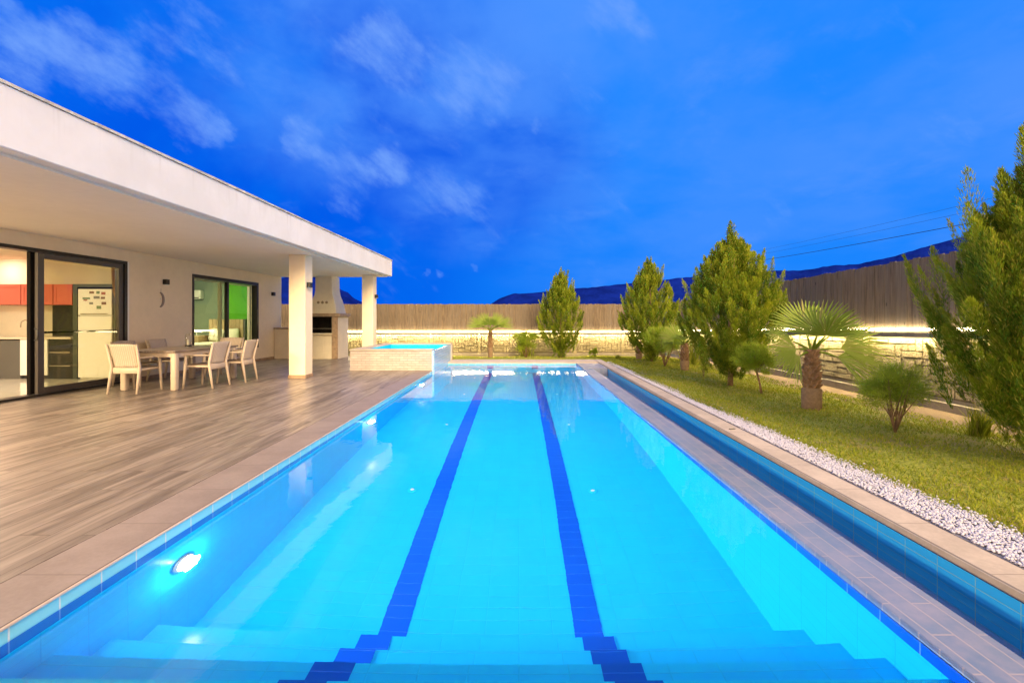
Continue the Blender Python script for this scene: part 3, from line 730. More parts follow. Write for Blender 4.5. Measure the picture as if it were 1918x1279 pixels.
MB().box(-.384, .429, -.32, .295, 2.04, 2.11).build('top_panel', 'greyniche', c); MB().box(-.384, .429, .26, .295, 0, 2.03).build('back_panel', 'greyniche', c)
c = thing('fridge', 'tall white fridge freezer with small magnets on its upper door', 'fridge', (-9.42, 10.42, .012))
MB().box(-.37, .38, -.26, .25, 0, 2.0).build('body', 'white', c)
MB().box(-.372, .382, -.32, -.262, 1.415, 2.0, .01).build('freezer_door', 'white', c); MB().box(-.372, .382, -.32, -.262, .03, 1.40, .01).build('fridge_door', 'white', c)
MB().box(-.30, .30, -.335, -.321, 1.44, 1.455).build('handle', 'steel', c)
rr = random.Random(2)
mags = [(-.06, 1.92, .1, .05), (.08, 1.92, .07, .06), (.2, 1.9, .09, .06), (.05, 1.81, .13, .06), (.19, 1.80, .09, .05), (-.18, 1.79, .16, .04), (-.2, 1.75, .08, .03), (-.07, 1.68, .08, .05), (.21, 1.68, .1, .06), (.1, 1.59, .1, .07)]
mc = [mat('magnet_' + k, col, .5) for k, col in (('brown', (.20, .10, .05)), ('green', (.15, .22, .12)), ('rust', (.35, .10, .06)), ('grey', (.2, .2, .18)))]
for i, (x, z, w_, h_) in enumerate(mags): MB().box(x - w_ / 2, x + w_ / 2, -.326, -.3205, z - h_ / 2, z + h_ / 2).build('fridge_magnet', mc[i % 4], c)
c = thing('curtain', 'brown curtain tied back beside the sliding glass door', 'curtain', (-8.62, 9.9, 0))
cm = MB(); nn = 26; rows = 14; vs = []
for j in range(rows):
    z = .05 + 2.68 * j / (rows - 1); g_ = math.exp(-((z - 1.15) / .55) ** 2)
    wd = .40 * (1 - .72 * g_); 
    for i in range(nn): u = i / (nn - 1); vs.append((-.02 + .02 * math.sin(i * 1.9), -.25 + .45 * (1 - u * wd / .4), z))
cm.add(vs, [(j * nn + i, j * nn + i + 1, (j + 1) * nn + i + 1, (j + 1) * nn + i) for j in range(rows - 1) for i in range(nn - 1)]); cm.build('cloth', 'curtain', c, True)
MB().tube([(-.02, -.4, 2.74), (-.02, .35, 2.74)], .012, 8).build('rail', 'steel', c)
for (x, y, nm) in ((-12.0, 10.2, 'round lit ceiling lamp by the kitchen back wall above the red cabinets'), (-10.6, 8.0, 'round lit ceiling lamp in the middle of the kitchen ceiling')):
    c = thing('ceiling_lamp', nm, 'ceiling lamp', (x, y, 2.755)); MB().lathe([(.11, -.02), (.12, 0)], (0, 0, 0), 20).build('ring', 'white', c); MB().lathe([(.095, -.026), (.095, -.021)], (0, 0, 0), 20).build('diffuser', 'lampglow', c)
area('kitchen_lamp', (-12.0, 10.2, 2.71), (0.05, .15, -1), .25, .25, 11, (1.0, .84, .62), True)
area('added_patio_fill', (-9.6, 2.6, 2.71), (.55, .15, -1), 1.0, 1.0, 1450, (1.0, .74, .42))  # unseen fill added indoors to warm the patio and near deck
area('kitchen_lamp', (-10.6, 8.0, 2.71), (.15, .0, -1), .5, .5, 70, (1.0, .86, .68), True)
# ---------------- bedroom
c = thing('air_conditioner', 'white split air conditioner high on the grey green bedroom wall', 'air conditioner', (-11.2, 15.59, 2.02))
MB().box(-.42, .42, -.21, 0, 0, .3, .03).build('body', 'white', c); MB().box(-.38, .38, -.215, -.205, .02, .06).build('vent', 'greydark', c)
c = thing('bed', 'bed with a tall vertically boarded oak headboard and white bedding', 'bed', (-9.78, 15.3, .012))
hb = MB()
for k in range(9): hb.box(-.575 + k * .128, -.575 + k * .128 + .124, -.1, .02, 0, 1.32, .006)
hb.build('headboard', 'wood', c); MB().box(.578, .64, -.1, .28, 0, 1.325).build('headboard_side', 'greydark', c)
MB().box(-.62, .55, -2.2, -.105, .1, .32, .02).build('bed_base', 'wood', c); MB().box(-.60, .53, -2.18, -.11, .321, .58, .06).build('mattress', 'linen', c)
for x in (-.30, .25):
    MB().box(-.24, .24, -.13, .0, 0, .42, .06, Matrix.Translation((x, -.16, .585)) @ Matrix.Rotation(R(-14), 4, 'X') @ Matrix.Rotation(R(6 if x < 0 else -5), 4, 'Y')).build('pillow', 'linen', c, True)
c = thing('bedside_table', 'low boarded bedside table with a small white box under the glowing ring', 'bedside table', (-10.85, 15.1, .012))
MB().box(-.4, .38, -.3, .3, 0, .78, .01).build('cabinet', 'wood', c); MB().box(-.08, .22, -.33, -.301, .52, .64).build('drawer_front', 'linen', c)
c = thing('glowing_ring', 'glowing flat ring above the bedside table seen through the window', 'lamp', (-10.55, 14.9, .80))
MB().tube([(.46 * math.cos(R(a)), .30 * math.sin(R(a)), .16) for a in range(0, 361, 12)], .012, 8).build('ring', 'lampglow', c, True)  # emissive ring on a thin stem and crossbar
MB().tube([(0, 0, 0), (0, 0, .17)], .01, 8).build('stem', 'white', c); MB().box(-.46, .46, -.012, .012, .148, .158).build('crossbar', 'white', c)
c = thing('wall_socket', 'small white socket on the green bedroom wall', 'socket', (-9.1, 15.595, .70)); MB().box(-.05, .05, -.014, 0, -.04, .04, .004).build('plate', 'white', c); MB().box(-.02, .02, -.017, -.0145, -.02, .02).build('insert', 'linen', c)
area('bedroom_lamp', (-10.3, 13.3, 2.70), (.2, .25, -1), .6, .6, 72, (1.0, .92, .68), True)

# ---------------- barbecue
b = thing('barbecue_fireplace', 'built-in cream masonry barbecue with flared chimney hood and brown stone trim', 'barbecue', (-6.67, 15.3, 0))
w2 = .58
m_ = MB(); m_.box(-w2 + .0, w2 - .19, .005, .9, 0, .80); m_.box(w2 - .185, w2, .03, .92, 0, 1.42); m_.box(-w2, -w2 + .185, .03, .92, .80, 1.42); m_.box(-w2 + .186, w2 - .186, .75, .92, .801, 1.42); m_.build('body', 'bbqwhite', b)
MB().box(w2 - .20, w2 - .002, -.02, .029, 0, 1.42, .006).build('stone_jamb', 'brownstone', b); MB().box(-w2 + .002, -w2 + .2, -.02, .029, 0, 1.42, .006).build('stone_jamb', 'brownstone', b)
MB().box(-w2 - .06, w2 + .08, -.07, .95, 1.421, 1.53, .01).build('mantel', 'brownstone', b)
MB().box(-w2 + .19, w2 - .19, .04, .745, .806, .83).build('hearth', 'soot', b)
m_ = MB(); m_.box(-w2 + .19, w2 - .19, .70, .748, .84, 1.41); m_.box(-w2 + .187, -w2 + .2, .04, .7, .84, 1.41); m_.box(w2 - .2, w2 - .187, .04, .7, .84, 1.41); m_.box(-w2 + .21, w2 - .21, .04, .7, 1.39, 1.418); m_.build('firebox', 'soot', b)
MB().box(-w2 + .18, w2 - .18, -.07, .035, .80, .87, .015).build('hearth_shelf', 'worktop', b)
m_ = MB()
for k in range(9): m_.tube([(-.33 + k * .082, .05, 1.02), (-.33 + k * .082, .6, 1.02)], .006, 6)
m_.tube([(-.36, .06, 1.02), (.36, .06, 1.02)], .008, 6); m_.build('grill', 'steel', b)
m_ = MB(); m_.box(-.30, .10, .0, .004, .06, .70); m_.build('cupboard_panel', 'bbqwhite', b)
# hood: flared profile rings
rings = []
for (z, xl, xr_, yf, yb) in ((1.531, -.60, .52, .0, .88), (1.66, -.56, .50, .02, .86), (1.80, -.47, .475, .06, .84), (1.98, -.345, .42, .10, .82), (2.16, -.27, .36, .13, .80), (2.32, -.25, .33, .14, .80), (2.80, -.24, .32, .14, .80)):
    bv = .02; rings.append([(xl + bv, yf, z), (xr_ - bv, yf, z), (xr_, yf + bv, z), (xr_, yb, z), (xl, yb, z), (xl, yf + bv, z)])
m_ = MB(); vs = sum(rings, []); n = 6; fs = [(i * n + k, i * n + (k + 1) % n, (i + 1) * n + (k + 1) % n, (i + 1) * n + k) for i in range(len(rings) - 1) for k in range(n)] + [(5, 4, 3, 2, 1, 0), tuple(range(36, 42))]
m_.add(vs, fs); m_.build('chimney_hood', 'bbqwhite', b)
for k, x in enumerate((-.11, .03, .17)):
    s_ = .062 if k == 1 else .05
    o = MB(); o.lathe([(s_, 0), (s_ * .8, .012), (s_ * .3, .014)], (0, 0, 0), 8 if k != 1 else 4, 'x')
    oo = o.build('tile_rosette', 'ceramic', b); oo.rotation_euler = (R(0), 0, R(-90)); oo.location = (x, .078 + .0, 1.90); 
b = thing('side_counter', 'low cream side counter with brown stone top between house and barbecue', 'counter', (-7.8, 15.4, 0))
MB().box(-.48, .52, 0, .5, 0, 1.0).build('body', 'bbqwhite', b); MB().box(-.49, .53, -.03, .52, 1.001, 1.05, .008).build('top', 'brownstone', b)

# ---------------- raised tub
JX0, JX1, JY0, JY1, JZ = -4.40, -2.21, 11.86, 14.95, .55
j = thing('raised_spa_tub', 'raised square spa tub clad in white brick overflowing into the pool', 'spa tub', ((JX0 + JX1) / 2, JY0, 0))
def jp(mb_, name, m): 
    o = mb_.build(name, m, j); o.location = (-j.location.x, -j.location.y, 0); return o
m_ = MB(); m_.box(JX0, JX1 - .06, JY0, JY0 + .06, 0, JZ - .03); m_.box(JX0, JX0 + .06, JY0 + .06, JY1, 0, JZ - .03); m_.box(JX0 + .06, JX1 - .06, JY1 - .06, JY1, -.4, JZ - .03); jp(m_, 'brick_cladding', 'whitebrick')
m_ = MB(); m_.box(JX1 - .059, JX1 + .0, JY0 + .001, JY1 - .16, -.3, JZ - .035, .004); m_.box(JX1 - .102, JX1 - .060, JY0 + .285, JY1 - .305, -.34, JZ - .045); jp(m_, 'overflow_face', 'mosaic')
m_ = MB(); m_.box(JX0 - .02, JX1 - .061, JY0 - .02, JY0 + .28, JZ - .029, JZ + .004, .006); m_.box(JX0 - .02, JX0 + .28, JY0 + .281, JY1 - .3, JZ - .029, JZ + .004, .006); m_.box(JX0 - .02, JX1 + .02, JY1 - .299, JY1 + .02, JZ - .029, JZ + .004, .006); m_.box(JX1 - .05, JX1 + .03, JY1 - .155, JY1 + .01, -.12, JZ - .03, .006); jp(m_, 'rim', 'copingpale')
m_ = MB()
m_.quad((JX0 + .28, JY0 + .28, -.35), (JX1 - .1, JY0 + .28, -.35), (JX1 - .1, JY1 - .3, -.35), (JX0 + .28, JY1 - .3, -.35))
m_.quad((JX0 + .28, JY1 - .3, -.35), (JX0 + .28, JY0 + .28, -.35), (JX0 + .28, JY0 + .28, JZ - .03), (JX0 + .28, JY1 - .3, JZ - .03))
m_.quad((JX0 + .28, JY1 - .299, JZ - .03), (JX1 - .1, JY1 - .299, JZ - .03), (JX1 - .1, JY1 - .299, -.35), (JX0 + .28, JY1 - .299, -.35))
m_.quad((JX0 + .28, JY0 + .28, -.35), (JX1 - .1, JY0 + .28, -.35), (JX1 - .1, JY0 + .28, JZ - .03), (JX0 + .28, JY0 + .28, JZ - .03))
m_.quad((JX1 - .1, JY0 + .06, -.35), (JX1 - .1, JY1 - .06, -.35), (JX1 - .1, JY1 - .06, JZ - .04), (JX1 - .1, JY0 + .06, JZ - .04))
jp(m_, 'basin', 'pooltile')
m_ = MB(); m_.quad((JX0 + .281, JY0 + .281, JZ - .13), (JX1 - .101, JY0 + .281, JZ - .13), (JX1 - .101, JY1 - .301, JZ - .13), (JX0 + .281, JY1 - .301, JZ - .13)); jp(m_, 'water', 'spawater')
area('spa_lamp', (JX0 + .3, 13.4, .1), (1, 0, -.1), .2, .2, 120, (.75, .95, 1.0), True)

# ---------------- pool lamps and inlets
for i, (y, lb) in enumerate(((3.07, 'nearest'), (6.86, 'middle'), (10.4, 'farthest'))):
    l = thing('pool_light', 'round white underwater lamp on the left pool wall, ' + lb + ' of the three', 'pool lamp', (PXL, y, WZ - .52), group='underwater lamps in the left pool wall')
    MB().lathe([(.07, 0), (.092, .004), (.092, .016), (.078, .024)], (0, 0, 0), 28, 'x').build('rim', 'white', l, True)
    MB().lathe([(.075, .0245), (.05, .029), (.02, .031)], (0, 0, 0), 28, 'x').build('lens', 'poollens', l, True)
    pl_ = bpy.data.lights.new('pool_lamp', 'POINT'); pl_.energy = 7; pl_.color = (.80, .96, 1.0); pl_.shadow_soft_size = .012
    po_ = bpy.data.objects.new('pool_lamp', pl_); COL.objects.link(po_); po_.location = (PXL + .082, y, WZ - .52)
    area('pool_lamp', (PXL + .065, y, WZ - .52), (1, 0, -.12), .15, .15, 158, (.80, .96, 1.0), True)
for y in (5.25, 7.75, 10.25, 12.75):
    for x, sd_ in ((-1.23, 'left'), (.85, 'right')):
        l = thing('floor_inlet', 'small round water inlet on the pool floor', 'pool inlet', (x, y, FZ), group='round inlets in the pool floor')
        MB().lathe([(.055, 0), (.055, .008), (.045, .012)], (0, 0, 0), 20).build('flange', 'pooltile', l); MB().lathe([(.022, .0125), (.022, .016)], (0, 0, 0), 12).build('nozzle', 'white', l)
o = MB().box(-.04, .04, -.014, .014, 0, .008, .002).build('drain_cover', 'greydark'); o.location = (2.60, 5.55, .0045); o.rotation_euler = (0, 0, .3)
tag(o, 'small dark metal plate lying on the pale coping by the pebbles', 'drain cover')

# ================================================================== GARDEN WALLS AND FENCES
def prof_right(u): return np.interp(u, [-5, 6.4, 11.56, 19.5], [1.30, 1.18, 1.06, .80]), np.interp(u, [-5, 6.4, 11.56, 19.5], [2.44, 2.34, 2.25, 2.0])
def prof_far(u): return .78 + 0 * np.asarray(u), 1.98 + 0 * np.asarray(u)
def garden_wall(nm, label, flabel, u0, u1, tf, prof, base, seed):
    """tf(u, out, z): out = metres in front of the wall face"""
    rr = random.Random(seed); w = thing('garden_wall', label, 'garden wall')
    def bx(mb_, ua, ub, oa, ob, za, zb, zc=None, zd=None, bev=0.0):
        zc = za if zc is None else zc; zd = zb if zd is None else zd
        if bev:
            f = [(ua + bev, oa + (ob - oa), 0)]
        vs = [tf(ua, oa, za), tf(ub, oa, zc), tf(ub, ob, zc), tf(ua, ob, za), tf(ua, oa, zb), tf(ub, oa, zd), tf(ub, ob, zd), tf(ua, ob, zb)]
        if bev:
            c_ = lambda u, z, lo, hi: z
            k = bev
            vs[2] = tf(ub - k, ob, zc + k); vs[3] = tf(ua + k, ob, za + k); vs[6] = tf(ub - k, ob, zd - k); vs[7] = tf(ua + k, ob, zb - k)
        mb_.add(vs, [(3, 2, 1, 0), (4, 5, 6, 7), (0, 1, 5, 4), (1, 2, 6, 5), (2, 3, 7, 6), (3, 0, 4, 7)])
    pan = MB(); blk = MB(); post = MB(); cap = MB(); led = MB(); thin = MB()
    L = 2.05; n = int(math.ceil((u1 - u0) / L)); CW, CH = 14, 8
    layouts = []
    for q in range(2):
        occ = [[0] * CW for _ in range(CH)]; lst = []
        for r_ in range(CH):
            for c_ in range(CW):
                if occ[r_][c_]: continue
                w_, h_ = rr.choice([(1, 2), (2, 1), (3, 1), (2, 2), (3, 2), (1, 1), (1, 3), (2, 1), (4, 1)])
                while w_ > 1 and (c_ + w_ > CW or any(occ[r_][c_ + k] for k in range(w_))): w_ -= 1
                while h_ > 1 and (r_ + h_ > CH or any(occ[r_ + g][c_ + k] for g in range(h_) for k in range(w_))): h_ -= 1
                for g in range(h_):
                    for k in range(w_): occ[r_ + g][c_ + k] = 1
                lst.append((c_ / CW, r_ / CH, (c_ + w_) / CW, (r_ + h_) / CH))
        layouts.append(lst)
    for i in range(n):
        ua, ub = u0 + i * L, min(u1, u0 + (i + 1) * L)
        la, lb = float(prof(ua)[0]) - .10, float(prof(ub)[0]) - .10
        bx(pan, ua, ub, -.12, -.012, base, la, base, lb)
        bx(post, ua - .07, ua + .07, -.1, .028, base, la - .001)
        a2, b2 = ua + .09, ub - .09
        for (s0, t0, s1, t1) in layouts[i % 2]:
            P0, P1 = a2 + (b2 - a2) * s0 + .007, a2 + (b2 - a2) * s1 - .007
            Z = lambda s_, t_: base + .22 + t_ * ((la + (lb - la) * s_) - base - .24)
            out_ = rr.uniform(.012, .026)
            bx(blk, P0, P1, -.011, out_, Z(s0, t0) + .008, Z(s0, t1) - .006, Z(s1, t0) + .008, Z(s1, t1) - .006, bev=.008)
        za, zb = float(prof(ua)[0]), float(prof(ub)[0])
        bx(cap, ua, ub - .004, -.2, .145, za - .075, za - .03, zb - .075, zb - .03)
        bx(cap, ua, ub - .004, .128, .1445, za - .104, za - .0752, zb - .104, zb - .0752)
        bx(led, ua, ub, -.03, .0, za + .0, za + .045, zb + .0, zb + .045)
        bx(thin, ua, ub, .085, .125, za - .084, za - .0755, zb - .084, zb - .0755)
    mb2 = MB(); bx(mb2, u0, u1, 0.0, .10, base - .05, base + .15); bx(mb2, u0, u1, -.0105, .0, base, base + .2)
    pan.build('wall_panel', 'joint', w); blk.build('stone_relief', 'castblock', w); post.build('wall_post', 'castblock', w); cap.build('wall_cap', 'cap', w)
    led.build('led_strip', 'led', w); thin.build('led_strip', 'ledthin', w); mb2.build('wall_footing', 'cap', w)
    f = thing('wooden_fence', flabel, 'fence'); bd = MB(); nail = MB(); u = u0
    while u < u1 - .05:
        wd = rr.uniform(.085, .12); l_, t_ = prof(u); l_, t_ = float(l_), float(t_) + rr.uniform(-.012, .012); oo = rr.uniform(-.010, .0)
        bx(bd, u, min(u + wd, u1), -.075 + oo, -.052 + oo, l_ - .03, t_, bev=.002)
        bx(nail, u + wd * .5 - .006, u + wd * .5 + .006, -.0515 + oo, -.047 + oo, t_ - .045, t_ - .033)
        u += wd + rr.uniform(.0, .0015)
    bd.build('boards', 'fence', f)
    o = nail.build('nail_heads', 'steel', f); o['kind'] = 'stuff'
    rl = MB()
    for k in range(int((u1 - u0) / 2) + 1):
        a = u0 + 2 * k; b_ = min(a + 2, u1); l_, t_ = prof(a); l2, t2 = prof(b_)
        for q in (.2, .85): bx(rl, a, b_, -.14, -.0875, l_ + (t_ - l_) * q, l_ + (t_ - l_) * q + .07, l2 + (t2 - l2) * q, l2 + (t2 - l2) * q + .07)
    rl.build('rail', 'fence', f)
    return w
garden_wall('right', 'long cast stone wall with a glowing strip light running beside the lawn', 'tall weathered board fence above the side wall behind the palms', -4, 19.5, lambda u, o, z: (6.35 - o, u, z), prof_right, -.04, 3)
garden_wall('far', 'cast stone wall with a glowing strip light across the far end of the garden', 'weathered board fence above the far wall across the end of the garden', -14, 6.2, lambda u, o, z: (u, 19.5 - o, z), prof_far, -.30, 6)

# ================================================================== PLANTS
def conifer(label, x, y, H, Rad, clear, npl, nb, seed, lean=(0, 0), bw=1.0, zb=None, spk=1.0):
    z0 = float(gh(x, y)) if zb is None else zb
    o = thing('conifer_tree', label, 'conifer tree', (x, y, z0), group='bushy conifers on the lawn')
    rs = np.random.RandomState(seed); rr = random.Random(seed)
    tk = MB(); tk.tube([(0, 0, -.05), (.01, 0, clear * .5), (-.01, .01, clear), (0, 0, H * .5), (lean[0], lean[1], H * .9)], [.055 * H / 3.2, .05 * H / 3.2, .045 * H / 3.2, .025, .006], 10)
    for k in range(12):
        a = rr.uniform(0, 6.28); zz_ = clear + rr.uniform(0, .5) * H; l = rr.uniform(.3, .6) * Rad
        tk.tube([(0, 0, zz_), (l * .5 * math.cos(a), l * .5 * math.sin(a), zz_ + l * .6), (l * math.cos(a), l * math.sin(a), zz_ + l * 1.5)], [.016, .011, .004], 6)
    tk.build('trunk', 'bark', o, True)
    ch = H - clear
    # plume tips on a lumpy shell plus fill inside
    tt = rs.rand(npl) ** .85; th = rs.rand(npl) * 2 * np.pi
    prof = np.sin(np.pi * np.clip(tt, .0, 1) ** .72) ** .8
    lump = 1 + .07 * np.sin(th * 3 + tt * 9 + seed) + .05 * np.sin(th * 7 - tt * 17) + .06 * rs.randn(npl)
    spike = (rs.rand(npl) < .30) * rs.rand(npl) * spk
    depth_ = np.where(rs.rand(npl) < .6, 1.0, .35 + .6 * rs.rand(npl))
    rad = Rad * (prof * .93 + .05) * lump * depth_ * (1 + .14 * spike)
    tip = np.stack([rad * np.cos(th) + lean[0] * tt, rad * np.sin(th) + lean[1] * tt, clear + ch * (tt * .95 + .015 * rs.randn(npl)) + .05 * rs.randn(npl) + .26 * spike], -1)
    up = .9 + 1.7 * tt
    ax = np.stack([np.cos(th) * (.60 - .35 * tt), np.sin(th) * (.60 - .35 * tt), up * .72], -1) + .15 * rs.randn(npl, 3); ax /= np.linalg.norm(ax, axis=1)[:, None]
    plen = (.34 + .34 * rs.rand(npl)) * (H / 3.3) * (1.0 - .2 * tt) * (1 + 1.0 * spike)
    s_ = rs.rand(npl, nb) ** .8
    ang = rs.rand(npl, nb) * 2 * np.pi
    e1 = np.cross(ax, np.array([0, 0, 1.0]) + .01 * rs.randn(npl, 3)); e1 /= np.linalg.norm(e1, axis=1)[:, None]; e2 = np.cross(ax, e1)
    rdl = (np.cos(ang)[..., None] * e1[:, None] + np.sin(ang)[..., None] * e2[:, None] * .55)
    sprad = (.075 + .045 * rs.rand(npl))[:, None] * np.sin(np.pi * np.clip(1 - s_, 0, 1) ** .8)[..., ] * rs.rand(npl, nb)
    P = tip[:, None] - ax[:, None] * (plen[:, None] * (1 - s_))[..., None] + rdl * sprad[..., None]
    D = ax[:, None] * 1.0 + rdl * (.75 * (1 - s_ * .7))[..., None] + .15 * rs.randn(npl, nb, 3)
    P = P.reshape(-1, 3); D = D.reshape(-1, 3); n = len(P)
    Ln = (.030 + .034 * rs.rand(n)) * (H / 3.3) ; Wd = (.008 + .006 * rs.rand(n)) * bw
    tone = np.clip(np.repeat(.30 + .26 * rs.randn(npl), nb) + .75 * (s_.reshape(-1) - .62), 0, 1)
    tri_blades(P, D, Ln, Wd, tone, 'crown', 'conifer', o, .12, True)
    return o
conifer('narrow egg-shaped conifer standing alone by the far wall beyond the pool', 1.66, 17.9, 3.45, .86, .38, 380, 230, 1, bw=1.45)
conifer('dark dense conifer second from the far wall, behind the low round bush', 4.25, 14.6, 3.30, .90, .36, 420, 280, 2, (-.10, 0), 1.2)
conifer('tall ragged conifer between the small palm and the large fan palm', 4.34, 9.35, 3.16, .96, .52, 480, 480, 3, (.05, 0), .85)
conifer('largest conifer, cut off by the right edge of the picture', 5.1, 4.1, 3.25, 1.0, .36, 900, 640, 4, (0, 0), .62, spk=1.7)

def shrub(label, x, y, h, rx, rz, cz, n, seed, stems=5, stemr=.014, ln=.09, wd=.006, updir=.5, cat='shrub', lean=0.0, curve=0.0, name='round_shrub'):
    z0 = float(gh(x, y)); o = thing(name, label, cat, (x, y, z0), group='small shrubs on the lawn' ); rr = random.Random(seed); rs = np.random.RandomState(seed)
    st = MB()
    fork = cz - rz * .9
    if curve: st.tube([(0, 0, -.02), (-.03, 0, fork * .35), (-.06 * curve, 0, fork * .7), (-.10 * curve, 0, fork)], [stemr * 1.7, stemr * 1.5, stemr * 1.4, stemr * 1.2], 8)
    bx_ = -.10 * curve if curve else 0
    for k in range(stems):
        a = 6.28 * k / stems + rr.uniform(-.3, .3); q = rr.uniform(.35, .75) * rx
        z_s = fork if curve else 0
        st.tube([(bx_, 0, z_s - .01), (bx_ + q * .45 * math.cos(a), q * .45 * math.sin(a), z_s + (cz - z_s) * .45), (bx_ + q * math.cos(a) + lean * .5, q * math.sin(a), cz + rz * .3)], [stemr, stemr * .75, stemr * .3], 7)
        st.tube([(bx_ + q * .3 * math.cos(a), q * .3 * math.sin(a), z_s + (cz - z_s) * .3), (bx_ + q * 1.1 * math.cos(a + .7), q * 1.1 * math.sin(a + .7), cz)], [stemr * .6, stemr * .3], 6)
    st.build('stem', 'bark', o, True)
    nc = max(12, n // 110); c_ = rs.randn(nc, 3); c_ /= np.linalg.norm(c_, axis=1)[:, None]; rad = rs.rand(nc, 1) ** .35 * (.90 + .20 * rs.randn(nc, 1))
    C = c_ * rad * np.array([rx, rx, rz]) ; k = n // nc
    sp = rs.randn(nc, k, 3) * np.array([rx, rx, rz]) * .13
    P = (C[:, None] + sp).reshape(-1, 3); D = np.repeat(c_, k, 0) * .8 + np.array([0, 0, updir]) + .45 * rs.randn(len(P), 3)
    P[:, 2] += cz; P[:, 0] += bx_ + lean
    tone = np.clip(np.repeat(.5 + .22 * rs.randn(nc), k) + .12 * rs.randn(len(P)), 0, 1)
    tri_blades(P, D, ln * (.6 + .7 * rs.rand(len(P))), wd * (.7 + .6 * rs.rand(len(P))), tone, 'foliage', 'shrub', o, .2)
    return o
shrub('wide rounded bush between the far palm and the egg-shaped conifer', .28, 18.1, .9, .48, .34, .66, 5200, 21, 4, .018, .09, .012)
shrub('tiny green shrub at the foot of the far wall right of the egg-shaped conifer', 2.98, 18.2, .4, .17, .2, .22, 1500, 22, 3, .008, .07, .011)
shrub('feathery spreading bush on slanted stems below the second conifer', 4.20, 13.1, .95, .55, .36, .74, 8000, 23, 6, .016, .13, .009, .9)
shrub('thin wispy sapling between the small palm and the tall ragged conifer', 4.36, 10.75, .6, .09, .22, .34, 420, 24, 3, .006, .07, .007, .9, 'sapling', name='sapling')
shrub('bright green globe bush on one crooked stem left of the large fan palm', 4.45, 8.34, .9, .36, .26, .66, 14000, 25, 6, .013, .06, .005, .5, curve=1.0)
shrub('small open bush with reddish forked stems nearest on the right of the lawn', 4.53, 5.48, .8, .35, .27, .56, 16000, 26, 7, .011, .045, .0040, .3)
rs = np.random.RandomState(5)
for i, (x, y, s_, lb) in enumerate(((.30, 19.1, .55, 'tuft of tall dry weeds in front of the far wall behind the wide bush'), (5.15, 13.6, .6, 'pale feathery weed clump beside the side wall behind the second conifer'), (5.35, 5.3, .22, 'low weed sprouting from the bare soil strip under the side wall'), (3.6, 16.6, .1, 'low weed tuft on the lawn near the corner of the garden'))):
    o = thing('weed_clump', lb, 'weeds', (x, y, float(gh(x, y)))); n = 220
    P = np.stack([rs.randn(n) * s_ * .25, rs.randn(n) * s_ * .12, np.zeros(n)], -1)
    tri_blades(P, np.stack([rs.randn(n) * .22, rs.randn(n) * .22, np.ones(n)], -1), s_ * (.7 + 1.1 * rs.rand(n)), .012 * np.ones(n), rs.rand(n), 'blades', 'grass', o, .25)

def fan_leaf(parent, base, dirv, plen, R_, spread, nseg, droop, seed, roll=0):
    """petiole plus pleated fan; returns the leaf part"""
    rr = random.Random(seed); D = Vector(dirv).normalized(); base = Vector(base)
    side = Matrix.Rotation(R(roll), 3, D) @ D.cross(Vector((0, 0, 1))).normalized(); nrm = side.cross(D).normalized()
    hub = base + D * plen
    mb_ = MB(); mb_.tube([base, base + D * plen * .5 + Vector((0, 0, .02)), hub], [.024, .017, .010], 7)
    vs = []; tone = []
    mb2_ = MB()
    for k in range(nseg):
        a = R(-spread + 2 * spread * k / (nseg - 1)) ; da = R(spread / (nseg - 1)) * .96
        ln = R_ * (.80 + .20 * math.cos(a * .8)) * rr.uniform(.93, 1.05)
        dr = droop * (1 + .3 * rr.uniform(-1, 1)); tw = rr.uniform(-.02, .02)
        pts = []
        for q, s_ in enumerate((0.02, .3, .55, .75, .9, 1.0)):
            hw = [math.tan(da) * .02, math.tan(da) * .3, math.tan(da) * .52, math.tan(da) * .45, math.tan(da) * .22, .002][q] * ln
            c_ = hub + (D * math.cos(a) + side * math.sin(a)) * ln * s_ + nrm * (.10 * R_ * math.cos(a) * s_ + tw * s_) - Vector((0, 0, 1)) * dr * ln * max(0, s_ - .35) ** 1.8
            t_ = (side * math.cos(a) - D * math.sin(a))
            pts.append((c_ - t_ * hw + nrm * .0, c_ + nrm * (.16 * hw), c_ + t_ * hw))
        v = [p for tr in pts for p in tr]
        f = []
        for q in range(5): f += [(q * 3, q * 3 + 1, q * 3 + 4, q * 3 + 3), (q * 3 + 1, q * 3 + 2, q * 3 + 5, q * 3 + 4)]
        mb2_.add(v, f)
    o = mb_.build('leaf_stalk', 'palm', parent, True)
    fo = mb2_.build('fan_leaf', 'palm', o)
    for ob_ in (o, fo):
        a_ = ob_.data.attributes.new('tone', 'FLOAT', 'POINT'); a_.data.foreach_set('value', [rr.uniform(.25, .85)] * len(ob_.data.vertices))
    return o
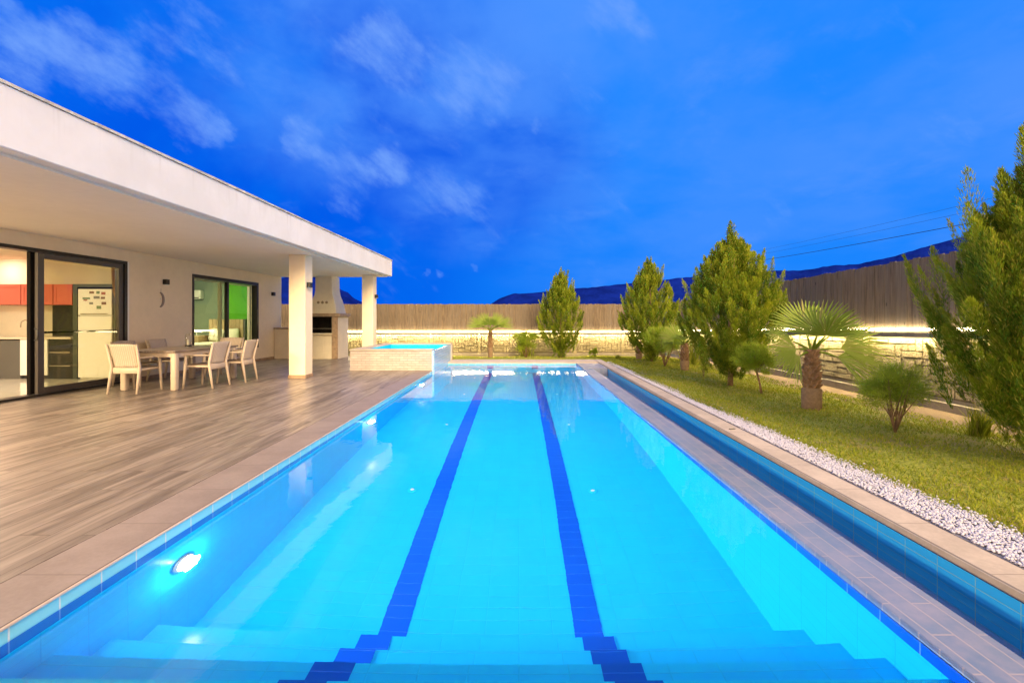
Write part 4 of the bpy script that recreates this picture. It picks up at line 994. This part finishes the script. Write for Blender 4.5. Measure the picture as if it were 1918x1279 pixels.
def palm(label, x, y, th, tr, sc_, leaves, seed, thick_base=False):
    z0 = float(gh(x, y)); o = thing('fan_palm', label, 'palm tree', (x, y, z0), group='fan palms on the lawn'); rr = random.Random(seed)
    tk = MB(); tk.lathe([(tr * 1.25 if thick_base else tr, -.05), (tr * 1.2 if thick_base else tr, .02), (tr * 1.22, th * .33), (tr * .9, th * .36), (tr * .8, th * .7), (tr * .55, th)], (0, 0, 0), 20)
    tk.build('trunk', 'palmbase', o, True)
    sc = MB()
    for ring in range(10):
        z = th * (.34 + .062 * ring); r0 = tr * (1.02 - .04 * ring)
        for k in range(8):
            a = 2 * math.pi * (k + .5 * (ring % 2)) / 8 + rr.uniform(-.12, .12); ca, sa = math.cos(a), math.sin(a)
            w_ = tr * .36; hgt = th * rr.uniform(.075, .115); ot = tr * rr.uniform(.18, .42)
            c_ = lambda r_, s_, zz_: (r_ * ca - s_ * sa, r_ * sa + s_ * ca, zz_)
            sc.add([c_(r0 * .8, -w_, z), c_(r0 * .8, w_, z), c_(r0 + ot, w_ * .45, z + hgt), c_(r0 + ot, -w_ * .45, z + hgt), c_(r0 * .75, -w_ * .6, z + hgt), c_(r0 * .75, w_ * .6, z + hgt)],
                   [(0, 1, 2, 3), (3, 2, 5, 4), (0, 3, 4), (1, 5, 2)])
    sc.build('leaf_bases', 'palmbark', o)
    for i, lf in enumerate(leaves):
        az, el, pl, R_, sp, dr = lf[:6]; roll = lf[6] if len(lf) > 6 else 0
        d_ = (math.cos(R(el)) * math.cos(R(az)), math.cos(R(el)) * math.sin(R(az)), math.sin(R(el)))
        fan_leaf(o, (.02 * math.cos(R(az)), .02 * math.sin(R(az)), th - .03), d_, pl * sc_, R_ * sc_, sp, 30, dr, seed * 20 + i, roll)
    return o
L3 = [(-100, 58, .32, .62, 90, .14), (-80, 46, .34, .56, 88, .2), (192, 8, .26, .58, 62, .25, -68), (200, -18, .24, .50, 50, .3, -60), (-8, 6, .40, .72, 50, .35, 66), (-14, -14, .34, .62, 48, .3, 60), (10, 38, .36, .60, 66, .4, 30), (80, 60, .35, .62, 88, .2), (130, 30, .3, .55, 80, .4)]
palm('large fan palm with a thick stubby trunk in the middle of the lawn', 4.54, 7.06, .92, .115, 1.0, L3, 31, True)
L2 = [(165, 45, .25, .50, 75, .3, -50), (190, 15, .3, .50, 70, .4, -60), (210, 5, .3, .42, 75, .5), (90, 65, .25, .4, 85, .3), (20, 30, .25, .38, 80, .5), (-60, 40, .25, .42, 80, .4), (-120, 25, .3, .42, 80, .5), (-10, -10, .2, .3, 70, .4)]
palm('small fan palm with a shaggy brown trunk left of the tall ragged conifer', 4.37, 12.0, .72, .10, 1.0, L2, 32)
L1 = [(0, 22, .30, .68, 30, .2, 60), (180, 22, .30, .68, 30, .2, -60), (10, 50, .22, .62, 45, .2, 70), (170, 52, .22, .62, 45, .2, -70), (-90, 50, .25, .45, 85, .3), (90, 60, .25, .45, 85, .2), (-40, 20, .3, .45, 70, .3), (-140, 20, .3, .45, 70, .3), (-90, -5, .2, .34, 75, .3)]
palm('slim fan palm with a spreading crown in front of the far wall', -1.13, 18.0, 1.12, .085, 1.0, L1, 33)
L4 = [(180, 0, .2, .3, 70, .4), (0, 10, .2, .3, 70, .4), (90, 50, .2, .3, 80, .4)]
palm('short palm stump mostly hidden behind the second conifer', 4.22, 16.0, .62, .10, .8, L4, 34)

# ================================================================== TABLE AND CHAIRS
tb = thing('dining_table', 'rectangular beige resin dining table on the terrace with thick square legs', 'table', (-6.95, 9.45, 0))
m_ = MB(); m_.box(-.54, .54, -.96, .96, .715, .75, .012); m_.build('table_top', 'tabletop', tb)
m_ = MB(); m_.box(-.50, .50, -.92, -.895, .63, .714); m_.box(-.50, .50, .895, .92, .63, .714); m_.box(-.50, -.475, -.895, .895, .63, .714); m_.box(.475, .50, -.895, .895, .63, .714); m_.build('apron', 'chair', tb)
for sx in (-1, 1):
    for sy in (-1, 1): MB().box(sx * .47 - .055, sx * .47 + .055, sy * .88 - .055, sy * .88 + .055, 0, .714, .02).build('leg', 'chair', tb, True)
def make_chair():
    c = thing('armchair', '', 'chair')
    MB().box(-.25, .25, -.22, .25, .405, .445, .015).build('seat', 'chair', c, True)
    MB().box(-.22, .22, -.19, .22, .4455, .462, .006).build('seat_layer', 'seatdark', c, True)  # thin dark layer over the seat top
    n = 9; k = 8; vs = []
    for side_ in (0, 1):
        for j_ in range(k + 1):
            t_ = j_ / k; z = .47 + .43 * t_; hw = .225 + .03 * t_
            for i in range(n):
                u = -1 + 2 * i / (n - 1); zc = z - (.018 * abs(u) ** 3 if j_ == k else 0)
                vs.append((u * hw, -.205 - .10 * t_ ** 1.3 - .035 * (1 - u * u) + side_ * .022, zc))
    m = (k + 1) * n; fs = []
    for j_ in range(k):
        for i in range(n - 1):
            a = j_ * n + i; fs.append((a, a + 1, a + n + 1, a + n)); fs.append((m + a + n, m + a + n + 1, m + a + 1, m + a))
    for i in range(n - 1): fs.append((i + 1, i, m + i, m + i + 1)); a = k * n + i; fs.append((a, a + 1, m + a + 1, m + a))
    for j_ in range(k): a = j_ * n; fs.append((a, a + n, m + a + n, m + a)); a = j_ * n + n - 1; fs.append((a + n, a, m + a, m + a + n))
    MB().add(vs, fs).build('backrest', 'weave', c, True)
    for s_ in (-1, 1):
        MB().tube([(s_ * .262, -.30, 0), (s_ * .252, -.235, .40), (s_ * .25, -.225, .50), (s_ * .268, -.315, .895)], [.019, .028, .026, .016], 8).build('rear_leg', 'chair', c, True)
        MB().tube([(s_ * .262, .27, 0), (s_ * .255, .235, .42), (s_ * .268, .215, .635)], [.018, .028, .024], 8).build('front_leg', 'chair', c, True)
        MB().box(s_ * .268 - .026, s_ * .268 + .026, -.25, .25, .632, .655, .01).build('armrest', 'chair', c, True)
    MB().box(-.23, .23, -.235, -.20, .36, .47, .01).build('rear_rail', 'chair', c, True)
    return c
ch0 = make_chair(); ch0['group'] = 'beige resin armchairs around the terrace table'
spots = [(-7.08, 8.42, 0, 'beige armchair at the near head of the table, its back to the camera'),
         (-6.22, 9.06, 90, 'beige armchair on the pool side of the table, nearer of two'),
         (-6.10, 9.85, 96, 'beige armchair on the pool side of the table, farther of two'),
         (-7.78, 9.3, -90, 'beige armchair on the house side of the table, nearer of two'),
         (-7.78, 10.15, -88, 'beige armchair on the house side of the table, farther of two'),
         (-6.93, 10.7, 180, 'beige armchair at the far head of the table, facing the camera')]
for i, (x, y, a, lb) in enumerate(spots):
    c = ch0 if i == 0 else copy_tree(ch0)
    c.location = (x, y, 0); c.rotation_euler = (0, 0, R(a)); c['label'] = lb
l = thing('glass_lantern', 'small glass lantern with a dark base standing on the table', 'lantern', (-7.12, 9.8, .7505))
MB().lathe([(.065, 0), (.065, .03), (.05, .035)], (0, 0, 0), 20).build('base', 'black', l); MB().lathe([(.055, .036), (.06, .12), (.06, .24), (.045, .26)], (0, 0, 0), 20).build('glass', 'jar', l, True)
MB().lathe([(.022, .036), (.02, .14), (.004, .145)], (0, 0, 0), 12).build('candle', 'linen', l); MB().lathe([(.05, .261), (.05, .27), (.01, .285)], (0, 0, 0), 16).build('lid', 'steel', l)

# ================================================================== POWER LINE
pl = thing('utility_pole', 'distant utility pole hidden behind the tall ragged conifer', 'utility pole', (28, 60, -.3))
MB().tube([(0, 0, 0), (0, 0, 9.6)], [.14, .09], 10).build('pole', 'bark', pl); MB().box(-.7, .7, -.05, .05, 8.9, 9.0).build('crossarm', 'cable', pl)
for i, (z0, z1_, r_, lb, g) in enumerate(((8.45, 7.35, .022, 'thick dark overhead cable, lowest of the three above the side fence', 0), (9.15, 8.1, .008, 'thin overhead wire, middle of the three above the side fence', 0), (9.6, 8.6, .008, 'thin overhead wire, topmost of the three above the side fence', 0))):
    pts = []
    for k in range(25):
        s_ = k / 24; pts.append((28 + .7 * s_, 60 - 36 * s_, z0 + (z1_ - z0) * s_ - .5 * 4 * s_ * (1 - s_) * .35))
    tag(MB().tube(pts, r_, 6).build('power_cable', 'cable', None, True), lb, 'cable', 'overhead cables above the fence')
